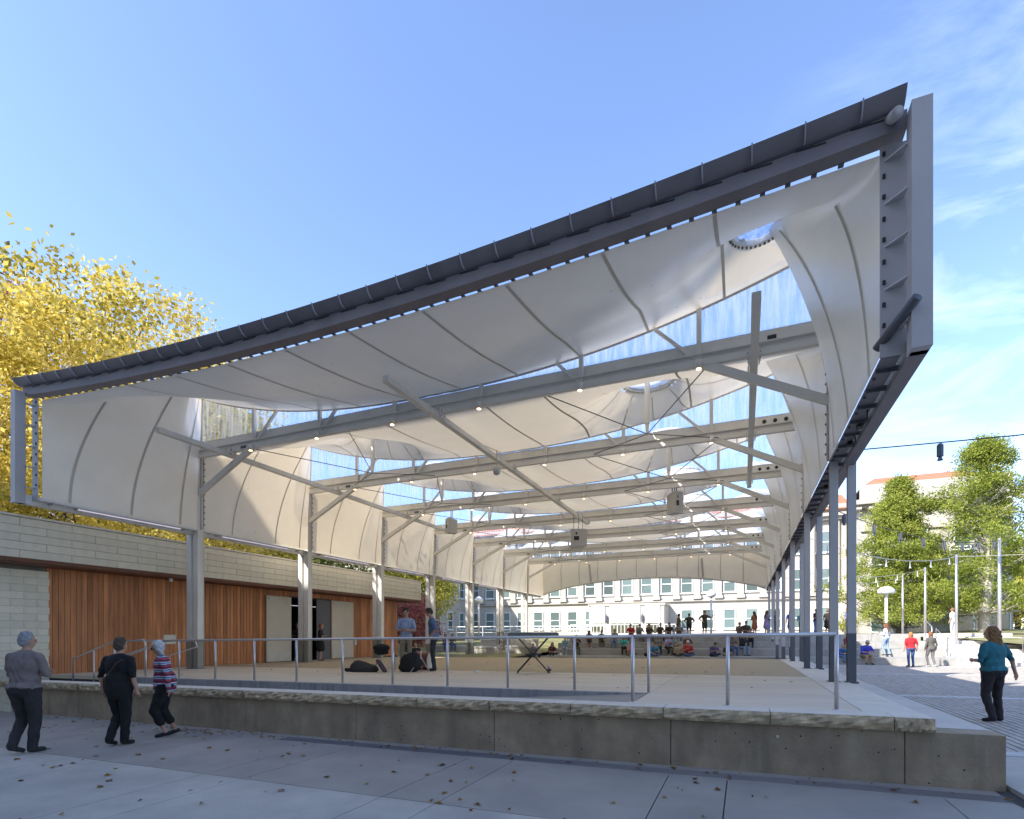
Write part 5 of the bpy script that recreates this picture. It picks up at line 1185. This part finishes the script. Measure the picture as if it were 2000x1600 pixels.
    if hs != 'bald':
        v_ = 0.002 if vox > 0.02 else 0.0
        B('e', (Hd(0, -0.022, 0.045), (0.089, 0.096, 0.098))); B('e', (Hd(0, -0.045, -0.01), (0.080, 0.070, 0.085)))
        if hs == 'long': B('c', (Hd(0, -0.06, 0.0), Hd(0, -0.10, -0.31), 0.088, 0.085)); B('c', (Hd(-0.055, -0.03, 0.0), Hd(-0.085, -0.05, -0.24), 0.045, 0.05)); B('c', (Hd(0.055, -0.03, 0.0), Hd(0.085, -0.05, -0.24), 0.045, 0.05))
        if hs == 'bob':
            for sx in (-1, 1): B('c', (Hd(sx * 0.062, -0.02, 0.02), Hd(sx * 0.076, -0.025, -0.12), 0.045, 0.036))
        (V, Q), _ = mesh_from_prims(hp_, min(vox, 0.015) * (0.75 if vox < 0.02 else 1), 0.03, 0.016 if vox < 0.02 else 0.010)
        hm = bpy.data.meshes.new('hair'); hm.from_pydata((V * S).tolist(), [], Q.tolist()); hm.materials.append(cloth(cap) if cap else hairmat(hair)); hm.polygons.foreach_set('use_smooth', [True] * len(hm.polygons)); ho = inst(hm, 'hair' if not cap else 'cap', ob)
        if cap:
            bm_ = MB(); c = Vector(Hd(0, 0.09, 0.055)) * S; bm_.lathe(c, [(0.07, 0), (0.075, 0.012)], 12); bm_.build('brim', cloth(cap), ho)
    if glasses:
        g_ = MB()
        for sx in (-1, 1): c = Vector(Hd(sx * 0.033, 0.094, 0.012)) * S; g_.box(c.x - .028, c.x + .028, c.y - .012, c.y + .010, c.z - .018, c.z + .018)
        g_.build('sunglasses', M['black'], ob)
    return ob

toCam = lambda x, y: math.atan2(-(0 - x), (0 - y)) * 1.0
def face_dir(dx, dy): return math.atan2(-dx, dy)          # rotation so that local +Y looks along (dx,dy)
RT = (CT, ST); FW = (-ST, CT)                              # camera right / forward in world
def fd(r_, f_): return face_dir(RT[0] * r_ + FW[0] * f_, RT[1] * r_ + FW[1] * f_)
# foreground
x_, y_ = G(48, 8.05); per1 = person(loc=(x_, y_, gz(x_)), face=fd(0.05, 1), pose='walk', baggy=1.22, h=1.77, shirt=(0.20, 0.165, 0.155), pants=(0.028, 0.026, 0.028), shoe=(0.03, 0.03, 0.035), hair=(0.27, 0.27, 0.29), arms='cross', lean=0.03, yaw=-0.5, wide=1.28, vox=0.014, fingers=True,
    legs=(((-0.12, 0.10, 0.50), (-0.03, -0.16, 0.14), (0.00, -0.03, 0.04)), ((0.13, 0.04, 0.50), (0.12, 0.0, 0.085), (0.14, 0.16, 0.03))), label='grey haired man in grey t-shirt and dark trousers walking away, arms folded')
x_, y_ = G(232, 8.6); per2 = person(loc=(x_, y_, gz(x_)), face=fd(0.1, 1), pose='walk', h=1.68, shirt=(0.008, 0.008, 0.009), pants=(0.007, 0.007, 0.008), shoe=(0.02, 0.018, 0.016), hair=(0.075, 0.05, 0.03), arms=('hang', 'hang'), lean=0.02, yaw=-0.1, wide=1.25, baggy=1.2, tunic=0.02, vox=0.014, fingers=True,
    legs=(((-0.10, 0.10, 0.48), (-0.04, -0.14, 0.12), (-0.06, 0.0, 0.03)), ((0.10, 0.03, 0.50), (0.10, 0.0, 0.085), (0.13, 0.14, 0.03))), label='short haired woman all in black with a cross body strap, seen from behind')
b = MB(); b.tube([Vector((0.16, 0.0, 1.40)), Vector((0.10, -0.155, 1.30)), Vector((-0.10, -0.175, 1.05)), Vector((-0.21, -0.06, 0.92))], 0.008, 6).build('strap', cloth((0.10, 0.05, 0.03)), per2)
x_, y_ = G(322, 9.3); per3 = person(loc=(x_, y_, gz(x_)), face=fd(-0.9, -0.45), pose='walk', h=1.63, shirt=(0.2, 0.1, 0.1), spat='stripe', pants=(0.008, 0.008, 0.009), shoe=(0.02, 0.02, 0.022), hair=(0.5, 0.49, 0.48), hs='bob', arms=('swing', 'out'), sleeves='long', lean=0.10, nod=0.2, wide=1.2, baggy=1.25, tunic=0.03, vox=0.014, fingers=True, glasses=True, crop=True,
    legs=(((-0.09, 0.16, 0.50), (-0.09, -0.02, 0.10), (-0.09, 0.12, 0.03)), ((0.09, 0.04, 0.48), (0.09, -0.16, 0.12), (0.09, -0.04, 0.03))), label='white haired woman in sunglasses, striped tunic and black cropped trousers')
x_, y_ = G(1940, 9.7); per4 = person(loc=(x_, y_, pz(x_)), face=fd(-0.25, 1), pose='walk', h=1.68, shirt=(0.02, 0.13, 0.16), pants=(0.022, 0.018, 0.02), shoe=(0.015, 0.015, 0.018), hair=(0.20, 0.10, 0.035), hs='long', arms=('front', 'raise' if False else 'swing'), lean=0.02, yaw=0.45, wide=1.35, baggy=1.15, vox=0.014, fingers=True,
    legs=(((-0.12, 0.05, 0.48), (-0.13, -0.08, 0.10), (-0.15, 0.06, 0.03)), ((0.12, 0.02, 0.48), (0.12, -0.02, 0.085), (0.13, 0.14, 0.03))), label='woman with long blonde hair, teal blouse and dark trousers walking away at the right')
# musicians
x_, y_ = G(793, 15.9); person(loc=(x_, y_, fz(x_, y_)), face=fd(0.05, -1), h=1.80, shirt=(0.30, 0.36, 0.52), pants=(0.26, 0.21, 0.14), hair=(0.03, 0.02, 0.015), arms='front', nod=0.35, vox=0.018, fingers=True, label='young man in pale blue shirt and khaki trousers looking down at his hands')
x_, y_ = G(847, 15.4); person(loc=(x_, y_, fz(x_, y_)), face=fd(-1, -0.1), h=1.78, shirt=(0.09, 0.14, 0.26), pants=(0.03, 0.032, 0.038), hair=(0.05, 0.035, 0.025), arms='hips', lean=0.10, nod=0.6, vox=0.018, fingers=True, label='man in dark blue shirt standing with hands on hips beside the drum')
x_, y_ = G(582, 21.5); person(loc=(WX - 0.9, onX(581, WX - 0.9), 0.45), face=fd(0.5, -1), h=1.72, shirt=(0.015, 0.015, 0.018), pants=(0.10, 0.16, 0.28), hair=(0.06, 0.04, 0.03), arms='front', vox=0.025, label='person in black top and jeans standing inside the doorway', shoe=SHOE_W)
person(loc=(-17.2, onX(626, -17.2), 0.45), face=fd(0.9, 0.2), h=1.66, shirt=(0.012, 0.012, 0.014), pants=(0.012, 0.012, 0.014), hair=(0.22, 0.07, 0.03), hs='bob', arms='cross', skirt=True, vox=0.025, label='red haired woman in black dress standing by the door column')
x_, y_ = G(812, 21.5); person(loc=(x_, y_, fz(x_, y_)), face=fd(0, -1), pose='ground', h=1.5, shirt=(0.02, 0.02, 0.02), pants=(0.15, 0.14, 0.12), arms='lap', vox=0.028, label='child in black t-shirt sitting on the floor behind the drum')

# audience
gA = 'audience seated on the terraces'; gS = 'people standing on the top terrace'; K = lambda *a: a
def place(px, row): Y, z = {'g': (33.35, 0.40), '2': (34.62, 0.80), '3': (36.52, 1.20), '4': (38.52, 1.60), 's': (41.2, 1.60)}[row]; X = onY(px, Y); return (X, Y, tz(z, X) + (0.0 if row != 's' else -0.01))
seat = [
 (1043, 'g', 'ground', 1.6, (0.16, 0.16, 0.17), (0.03, 0.04, 0.08), (0.30, 0.28, 0.26), 'short', 'person in grey print top sitting on the lowest terrace under the keyboard stand', 'print'),
 (1078, 'g', 'ground', 1.65, (0.05, 0.02, 0.015), (0.015, 0.015, 0.015), (0.16, 0.09, 0.05), 'bob', 'person in dark red floral top sitting right of the keyboard stand', 'print'),
 (1105, '2', 'sit', 1.62, (0.24, 0.36, 0.44), (0.34, 0.38, 0.44), (0.35, 0.22, 0.1), 'short', 'person in pale blue shirt and pale trousers seated left of the rail post', None),
 (1126, '2', 'sit', 1.75, (0.03, 0.028, 0.03), (0.13, 0.12, 0.05), (0.25, 0.24, 0.22), 'short', 'man in charcoal shirt and olive trousers seated on the second terrace', None),
 (1151, '3', 'sit', 1.65, (0.035, 0.03, 0.035), (0.035, 0.03, 0.035), (0.10, 0.05, 0.03), 'long', 'long haired woman in dark dress with bare legs on the third terrace', None),
 (1174, '3', 'sit', 1.65, (0.08, 0.09, 0.04), (0.10, 0.11, 0.06), (0.08, 0.05, 0.03), 'short', 'person in olive green clothes seated on the third terrace', None),
 (1201, '3', 'sit', 1.72, (0.22, 0.22, 0.22), (0.13, 0.20, 0.34), (0.20, 0.18, 0.15), 'short', 'man in grey shirt and blue jeans seated on the third terrace', None),
 (1218, '2', 'sit', 1.65, (0.05, 0.34, 0.28), (0.012, 0.012, 0.014), (0.25, 0.12, 0.05), 'bob', 'woman in turquoise top and black trousers seated on the second terrace', None),
 (1232, 'g', 'ground', 1.68, (0.38, 0.20, 0.19), (0.14, 0.12, 0.07), (0.12, 0.08, 0.05), 'short', 'person in pink shirt sitting low behind the corner rail post', None),
 (1233, '4', 'sit', 1.68, (0.40, 0.03, 0.035), (0.05, 0.04, 0.035), (0.06, 0.035, 0.02), 'short', 'person in bright red top on the highest seat row', None),
 (1248, '4', 'sit', 1.68, (0.16, 0.15, 0.14), (0.09, 0.08, 0.07), (0.30, 0.26, 0.2), 'short', 'person in grey patterned top next to the one in red', 'print'),
 (1268, '4', 'sit', 1.68, (0.10, 0.075, 0.05), (0.05, 0.045, 0.04), (0.06, 0.04, 0.03), 'short', 'person in brown shirt on the highest row above the teal shirt', None),
 (1289, '4', 'sit', 1.70, (0.06, 0.045, 0.03), (0.04, 0.04, 0.04), (0.05, 0.03, 0.02), 'short', 'person in dark brown shirt on the highest row beside the entrance block', None),
 (1263, 'g', 'ground', 1.62, (0.30, 0.27, 0.22), (0.02, 0.02, 0.02), (0.45, 0.27, 0.10), 'long', 'blonde person in beige top sitting by the second rail post', None),
 (1277, 'g', 'ground', 1.78, (0.07, 0.19, 0.27), (0.06, 0.10, 0.20), (0.06, 0.04, 0.03), 'short', 'man in teal blue shirt and jeans leaning forward on the lowest terrace', None),
 (1288, '2', 'sit', 1.62, (0.20, 0.20, 0.18), (0.02, 0.02, 0.02), (0.12, 0.07, 0.04), 'long', 'long haired woman in grey cardigan and black trousers on the second terrace', None),
 (1304, '2', 'sit', 1.72, (0.32, 0.28, 0.45), (0.04, 0.035, 0.03), (0.30, 0.22, 0.16), 'short', 'man in lavender shirt and dark trousers on the second terrace', None),
 (1307, '4', 'sit', 1.72, (0.035, 0.02, 0.025), (0.03, 0.03, 0.03), (0.05, 0.03, 0.02), 'short', 'person in near black shirt on the highest row', None),
 (1320, '2', 'sit', 1.66, (0.22, 0.27, 0.26), (0.12, 0.12, 0.12), (0.60, 0.56, 0.50), 'short', 'white haired person in pale green shirt on the second terrace', None),
 (1326, '4', 'sit', 1.66, (0.13, 0.12, 0.10), (0.10, 0.09, 0.08), (0.08, 0.05, 0.03), 'bob', 'person in mottled top on the highest row below the standing trio', 'print'),
 (1342, '2', 'sit', 1.66, (0.12, 0.05, 0.04), (0.04, 0.04, 0.05), (0.10, 0.05, 0.03), 'short', 'person in maroon shirt on the second terrace behind the white cap', None),
 (1325, 'g', 'ground', 1.63, (0.36, 0.29, 0.19), (0.015, 0.015, 0.015), (0.40, 0.22, 0.08), 'long', 'blonde woman in tan cardigan with hand to her mouth on the lowest terrace', None),
 (1392, 'g', 'ground', 1.66, (0.08, 0.06, 0.15), (0.03, 0.035, 0.07), (0.05, 0.03, 0.02), 'short', 'person in purple top holding a small bundle on the lowest terrace', None),
 (1421, 'g', 'ground', 1.5, (0.03, 0.03, 0.035), (0.20, 0.16, 0.10), (0.5, 0.5, 0.48), 'short', 'person with pale headwear sitting left of the middle rail post', None),
 (1430, '2', 'sit', 1.6, (0.20, 0.17, 0.12), (0.05, 0.12, 0.34), (0.20, 0.12, 0.06), 'long', 'person in tan top and bright blue jeans behind the middle rail post', None),
 (1449, '2', 'sit', 1.72, (0.015, 0.015, 0.018), (0.20, 0.27, 0.38), (0.30, 0.14, 0.06), 'short', 'person in black t-shirt with white print and pale jeans on the second terrace', None),
 (1444, '4', 'sit', 1.6, (0.14, 0.09, 0.06), (0.05, 0.05, 0.05), (0.12, 0.07, 0.04), 'short', 'person in brown top on the highest row, left of a pair', None),
 (1457, '4', 'sit', 1.75, (0.055, 0.045, 0.035), (0.05, 0.045, 0.04), (0.05, 0.03, 0.02), 'short', 'tall person in dark olive shirt on the highest row near the orange dress', None),
 (1466, '3', 'sit', 1.66, (0.02, 0.02, 0.024), (0.02, 0.02, 0.024), (0.2, 0.1, 0.05), 'short', 'person all in black seated behind the black t-shirt', None),
]
rs = random.Random(4)
for (px, row, pose, h_, sh_, pa_, ha_, hs_, lb_, pt_) in seat:
    L3 = place(px, row); person(loc=(L3[0], L3[1] - (0.0), L3[2]), face=fd(rs.uniform(-0.5, 0.3), -1), pose=pose, h=h_, shirt=sh_, pants=pa_, hair=ha_, hs=hs_, arms=rs.choice(['lap', 'lap', 'phone', ('lap', 'front'), 'cross']), lean=rs.uniform(0.05, 0.42), nod=rs.uniform(-0.1, 0.35), yaw=rs.uniform(-0.6, 0.6), label=lb_, group=gA, spat=pt_, wide=rs.uniform(0.95, 1.25), sleeves=rs.choice(['short', 'long', 'short']), skirt=('dress' if 'dress with bare' in lb_ else False), shoe=rs.choice([(0.03, 0.03, 0.03), SHOE_W, (0.1, 0.08, 0.06)]))
L3 = place(1343, 'g'); person(loc=L3, face=fd(-0.2, -1), pose='ground', h=1.78, shirt=(0.36, 0.03, 0.03), pants=(0.06, 0.10, 0.18), cap=(0.62, 0.62, 0.62), arms=('lap', 'phone'), lean=0.2, wide=1.2, label='man in white cap and red shirt sitting on the lowest terrace', group=gA)
stand = [
 (1325, 1.62, (0.13, 0.10, 0.03), (0.09, 0.07, 0.03), (0.03, 0.02, 0.015), 'short', False, False, 'front', (1, 0.1), 'person in mustard clothes standing in profile, leftmost of three', gS),
 (1346, 1.62, (0.045, 0.04, 0.03), (0.03, 0.028, 0.025), (0.04, 0.03, 0.02), 'short', False, True, 'hips', (0.2, 1), 'broad person in black top and shorts standing in the middle of three', gS),
 (1376, 1.80, (0.06, 0.05, 0.03), (0.05, 0.045, 0.03), (0.03, 0.02, 0.015), 'short', False, True, ('raise', 'hips'), (0.1, -1), 'man in dark cap and shorts raising one hand, rightmost of three', gS),
 (1474, 1.66, (0.33, 0.10, 0.045), (0.33, 0.10, 0.045), (0.09, 0.04, 0.02), 'long', 'dress', False, 'cross', (-0.4, 1), 'woman in short orange dress standing on the top terrace', gS),
 (1497, 1.70, (0.28, 0.24, 0.42), (0.28, 0.24, 0.42), (0.09, 0.05, 0.03), 'long', 'dress', False, 'front', (1, 0.2), 'woman in short lavender dress reaching out to the right', gS),
 (1517, 1.68, (0.05, 0.05, 0.16), (0.02, 0.02, 0.05), (0.05, 0.03, 0.02), 'short', False, False, 'front', (-1, 0), 'person in dark navy clothes half hidden by the slim columns', gS),
 (1544, 1.66, (0.04, 0.09, 0.42), (0.04, 0.09, 0.42), (0.14, 0.09, 0.05), 'bob', 'dress', False, 'hang', (0.1, 1), 'woman in bright blue dress standing between columns', gS),
 (1565, 1.60, (0.04, 0.26, 0.32), (0.02, 0.02, 0.025), (0.15, 0.09, 0.05), 'short', False, False, 'front', (-0.6, -1), 'person in turquoise top bending between columns', gS),
 (1593, 1.72, (0.03, 0.02, 0.04), (0.08, 0.13, 0.26), (0.12, 0.03, 0.02), 'short', False, False, 'front', (0.6, -1), 'person in black t-shirt and jeans standing between columns', gS),
 (1616, 1.68, (0.03, 0.02, 0.018), (0.03, 0.02, 0.018), (0.16, 0.09, 0.05), 'short', 'dress', False, 'hang', (1, 0.4), 'woman in dark brown dress turned to the right', gS),
 (1656, 1.72, (0.16, 0.17, 0.50), (0.05, 0.05, 0.08), (0.25, 0.12, 0.06), 'short', False, False, 'front', (-1, 0), 'person in violet blue shirt mostly behind the nearest column', gS),
]
for (px, h_, sh_, pa_, ha_, hs_, sk_, so_, ar_, fc_, lb_, g_) in stand:
    L3 = place(px, 's'); person(loc=L3, face=fd(*fc_), h=h_, shirt=sh_, pants=pa_, hair=ha_, hs=hs_, skirt=sk_, shorts=so_, arms=ar_, lean=0.05 if 'bending' not in lb_ else 0.5, label=lb_, group=g_, wide=1.25 if 'broad' in lb_ else 1.05, cap=(0.04, 0.035, 0.03) if 'cap' in lb_ else None)
# right side
X = onY(1688, 32.85); person(loc=(X, 32.85, tz(0.4, X)), face=fd(-0.05, -1), pose='sit', h=1.78, shirt=(0.045, 0.05, 0.42), pants=(0.34, 0.24, 0.14), shorts=False, hair=(0.42, 0.38, 0.34), arms='lap', lean=0.42, nod=-0.1, glasses=True, wide=1.2, vox=0.025, label='man in royal blue t-shirt and sunglasses seated on the lowest step', stepd=0.33)
X = onY(1642, 32.85); person(loc=(X, 32.85, tz(0.4, X)), face=fd(0.2, -1), pose='sit', h=1.3, shirt=(0.03, 0.08, 0.26), pants=(0.10, 0.20, 0.40), hair=(0.35, 0.25, 0.12), arms='lap', lean=0.3, vox=0.028, label='child in navy shirt and blue shorts seated left of the nearest column', stepd=0.33)
X = onY(1653, 34.6); person(loc=(X, 34.6, tz(0.8, X)), face=fd(0.2, -1), pose='sit', h=1.6, shirt=(0.22, 0.03, 0.05), pants=(0.3, 0.2, 0.15), hair=(0.35, 0.15, 0.06), hs='long', arms='lap', lean=0.2, vox=0.028, label='red haired woman in dark red top seated behind the nearest column')
X = onY(1651, 33.6); person(loc=(X, 33.6, tz(0.4, X)), face=fd(0.2, -1), pose='ground', h=1.2, shirt=(0.05, 0.35, 0.22), pants=(0.05, 0.05, 0.06), hair=(0.35, 0.2, 0.1), arms='lap', vox=0.028, label='child in green shirt sitting beside the nearest column')
wl = (((-0.10, 0.14, 0.50), (-0.10, 0.02, 0.10), (-0.10, 0.16, 0.03)), ((0.10, 0.0, 0.48), (0.10, -0.14, 0.12), (0.10, 0.0, 0.03)))
x_, y_ = G(1731, 29.5); x_, y_ = onY(1731, 34.2), 34.2; person(loc=(x_, y_, 0.52), face=fd(-0.6, 1), pose='walk', legs=wl, h=1.72, shirt=(0.66, 0.66, 0.68), pants=(0.24, 0.34, 0.50), hair=(0.16, 0.06, 0.03), hs='long', arms=('front', 'hang'), sleeves='long', vox=0.025, label='woman in white shirt and light jeans climbing the side stairs')
x_, y_ = onY(1779, 31.0), 31.0; person(loc=(x_, y_, pz(x_)), face=fd(0.1, 1), h=1.62, shirt=(0.52, 0.02, 0.03), pants=(0.05, 0.09, 0.22), hair=(0.40, 0.18, 0.06), hs='bob', arms='hang', wide=1.25, vox=0.025, label='woman in bright red t-shirt and blue jeans seen from behind')
x_, y_ = onY(1818, 31.2), 31.2; person(loc=(x_, y_, pz(x_)), face=fd(-0.1, 1), pose='walk', legs=wl, h=1.64, shirt=(0.11, 0.10, 0.085), pants=(0.15, 0.14, 0.14), hair=(0.22, 0.09, 0.04), hs='bob', arms='hang', sleeves='long', wide=1.2, vox=0.025, shoe=SHOE_W, label='woman in olive grey vest and grey trousers seen from behind')
x_, y_ = onY(1861, 40.5), 40.5; person(loc=(x_, y_, 1.55), face=fd(-0.3, 1), h=1.68, shirt=(0.6, 0.6, 0.6), pants=(0.6, 0.6, 0.6), hair=(0.2, 0.1, 0.05), arms='hang', vox=0.03, label='person in white standing on the lawn behind a light pole')
for k, (px, c, lbq) in enumerate(((868, (0.25, 0.2, 0.3), 'person in lilac top sitting far left behind the man in blue'), (882, (0.08, 0.08, 0.09), 'person in black top and jeans crouching far left beyond the stage'))):
    Y = 34.5; X = onY(px, Y); person(loc=(X, Y, 0.85), face=fd(0.5, -1), pose='sit', h=1.62, shirt=c, pants=(0.06, 0.10, 0.22), hair=(0.12, 0.07, 0.04), hs='bob', arms='lap', lean=0.3, label=lbq, vox=0.03)

# ================================================================== GEAR ON STAGE
def blob(name, loc, prims, m, h=0.03, noise=0.01, parent=None, k=0.05):
    (V, Q), _ = mesh_from_prims([(a, b_, 'x', None) for a, b_ in prims], h, k, noise); me = bpy.data.meshes.new(name); me.from_pydata(V.tolist(), [], Q.tolist()); me.materials.append(m); me.polygons.foreach_set('use_smooth', [True] * len(me.polygons)); me.update()
    o = inst(me, name, parent, loc); return o
bagm = cloth((0.016, 0.016, 0.018)); greym = cloth((0.045, 0.04, 0.036))
x_, y_ = G(803, 15.1); o = blob('drum_bag', (x_, y_, fz(x_, y_)), [('e', ((0, 0, 0.25), (0.34, 0.22, 0.27))), ('e', ((0.10, 0, 0.38), (0.16, 0.14, 0.18))), ('e', ((-0.15, 0, 0.12), (0.24, 0.2, 0.14)))], bagm); tag(o, 'big round black drum bag standing on the stage beside the men', 'bag')
MB().tube([(-0.25, -0.2, 0.30), (-0.05, -0.245, 0.48), (0.2, -0.2, 0.55)], 0.012, 6).build('strap', bagm, o)
x_, y_ = G(705, 15.3); o = blob('blanket', (x_, y_, fz(x_, y_)), [('e', ((0, 0, 0.10), (0.36, 0.2, 0.20))), ('e', ((0.30, 0, 0.08), (0.28, 0.18, 0.14))), ('e', ((-0.12, 0.02, 0.20), (0.17, 0.15, 0.13)))], greym, noise=0.02); tag(o, 'crumpled dark grey cover lying on the stage floor', 'cover')
x_, y_ = G(681, 15.3); o = blob('soft_case', (x_, y_, fz(x_, y_)), [('c', ((-0.08, 0, 0.06), (0.10, 0, 0.06), 0.055, 0.05))], bagm, h=0.02); tag(o, 'small black soft case at the left end of the cover', 'case')
x_, y_ = G(745, 14.9); t = empty('equipment_case', (x_, y_, fz(x_, y_)), 0.3, label='slim dark case leaning on its stand in front of the stands', cat='case')
MB().bar((-0.10, 0, 0.34), (0.12, -0.05, 0.03), 0.22, 0.06, (1, 0, 0.6)).build('shell', cloth((0.06, 0.05, 0.055)), t); MB().tube([(-0.26, 0, 0.02), (-0.12, 0, 0.28)], 0.012, 6).build('leg', M['black'], t)
x_, y_ = G(745, 16.2); t = empty('drum_throne', (x_, y_, fz(x_, y_)), label='black padded stool on a tripod with a black bag on top', cat='stool')
blob('seat', (0, 0, 0), [('e', ((0, 0, 0.66), (0.28, 0.2, 0.12))), ('e', ((0, 0, 0.52), (0.24, 0.18, 0.07)))], bagm, parent=t)
MB().tube([(0, 0, 0.5), (0, 0, 0.2)], 0.018, 8).build('stem', M['steel'], t)
for a in range(3): MB().tube([(0, 0, 0.28), (0.26 * math.cos(a * 2.1), 0.26 * math.sin(a * 2.1), 0.01)], 0.012, 6).build('leg', M['steel'], t)
x_, y_ = G(828, 16.1); t = empty('bass_drum', (x_, y_, fz(x_, y_)), fd(0.9, -0.3), label='reddish brown wooden drum behind the black bag', cat='drum')
b = MB(); b.tube([(0, -0.2, 0.27), (0, 0.2, 0.27)], 0.27, 24, cap=False); b.build('shell', mat('drum_wood', (0.22, 0.06, 0.03), 0.35, 0.2, 8), t, smooth=True)
for yy in (-0.2, 0.2): MB().tube([(0, yy - .02, 0.27), (0, yy + .02, 0.27)], 0.285, 24).build('hoop', mat('drum_hoop', (0.14, 0.045, 0.025), 0.4), t)
MB().tube([(0, 0.222, 0.27), (0, 0.225, 0.27)], 0.25, 24).build('drum_head', mat('drum_skin', (0.5, 0.45, 0.4), 0.5), t)
for k, (px, dd, hh, lbq) in enumerate(((770, 15.6, 0.55, 'low folded chrome drum stand beside the stool'), (800, 16.2, 1.15, 'tall chrome stand between the two men'), (822, 15.0, 0.6, 'chrome stand legs leaning by the drum'))):
    x_, y_ = G(px, dd); t = empty('drum_stand', (x_, y_, fz(x_, y_)), k, label=lbq, cat='stand', group='chrome drum stands')
    MB().tube([(0, 0, 0.12), (0, 0, hh)], 0.012, 6).build('stem', M['steel'], t)
    for a in range(3):
        MB().tube([(0, 0, 0.42), (0.3 * math.cos(a * 2.1), 0.3 * math.sin(a * 2.1), 0.01)], 0.010, 6).build('leg', M['steel'], t); MB().tube([(0, 0, 0.15), (0.17 * math.cos(a * 2.1), 0.17 * math.sin(a * 2.1), 0.17)], 0.008, 6).build('brace', M['steel'], t)
# keyboard on X stand
x_, y_ = G(1041, 14.2); z_ = fz(x_, y_); t = empty('keyboard_stand', (x_, y_, z_), TH, label='black folding cross leg stand in the middle of the stage', cat='stand')
for yy in (-0.14, 0.14):
    for sg in (-1, 1): MB().bar((sg * 0.40, yy, 0.03), (-sg * 0.40, yy + 0.03 * sg, 0.93), 0.03, 0.045, (0, 1, 0)).build('leg', M['black'], t)
for sg in (-1, 1):
    MB().tube([(sg * 0.40, -0.2, 0.03), (sg * 0.40, 0.2, 0.03)], 0.022, 8).build('foot', M['black'], t); MB().tube([(sg * 0.40, -0.2, 0.94), (sg * 0.40, 0.2, 0.94)], 0.02, 8).build('rest', M['black'], t)
MB().box(-0.2, 0.22, -0.17, 0.17, 0.47, 0.505).build('shelf', M['black'], t)
k_ = empty('keyboard', (x_, y_, z_ + 0.965), TH, label='long grey keyboard lying on the folding stand', cat='keyboard')
MB().box(-0.66, 0.66, -0.16, 0.16, 0, 0.09).build('case', mat('keyboard_grey', (0.13, 0.14, 0.13), 0.5), k_); MB().box(-0.62, 0.62, -0.155, 0.02, 0.091, 0.10).build('keys', M['white'], k_)
x_, y_ = G(1073, 14.2); t = empty('drink_cup', (x_, y_, fz(x_, y_)), label='clear iced drink cup with straw on the floor by the stand', cat='cup')
MB().lathe((0, 0, 0), [(0.035, 0), (0.05, 0.15), (0.053, 0.155), (0.053, 0.165), (0.02, 0.185)], 14).build('cup_body', M['kick'], t, smooth=True); MB().tube([(0, 0, 0.17), (0.015, 0, 0.26)], 0.005, 6).build('straw', M['white'], t); MB().lathe((0, 0, 0.05), [(0.0475, 0.0), (0.0515, 0.05)], 14).build('sleeve_mark', cloth((0.06, 0.04, 0.035)), t)
x_, y_ = G(931, 14.6); t = blob('paper_scraps', (x_, y_, fz(x_, y_)), [('e', ((0, 0, 0.015), (0.09, 0.05, 0.03))), ('e', ((0.07, 0.02, 0.012), (0.06, 0.05, 0.02)))], M['white'], h=0.012, noise=0.008); tag(t, 'crumpled white paper on the stage floor', 'paper')
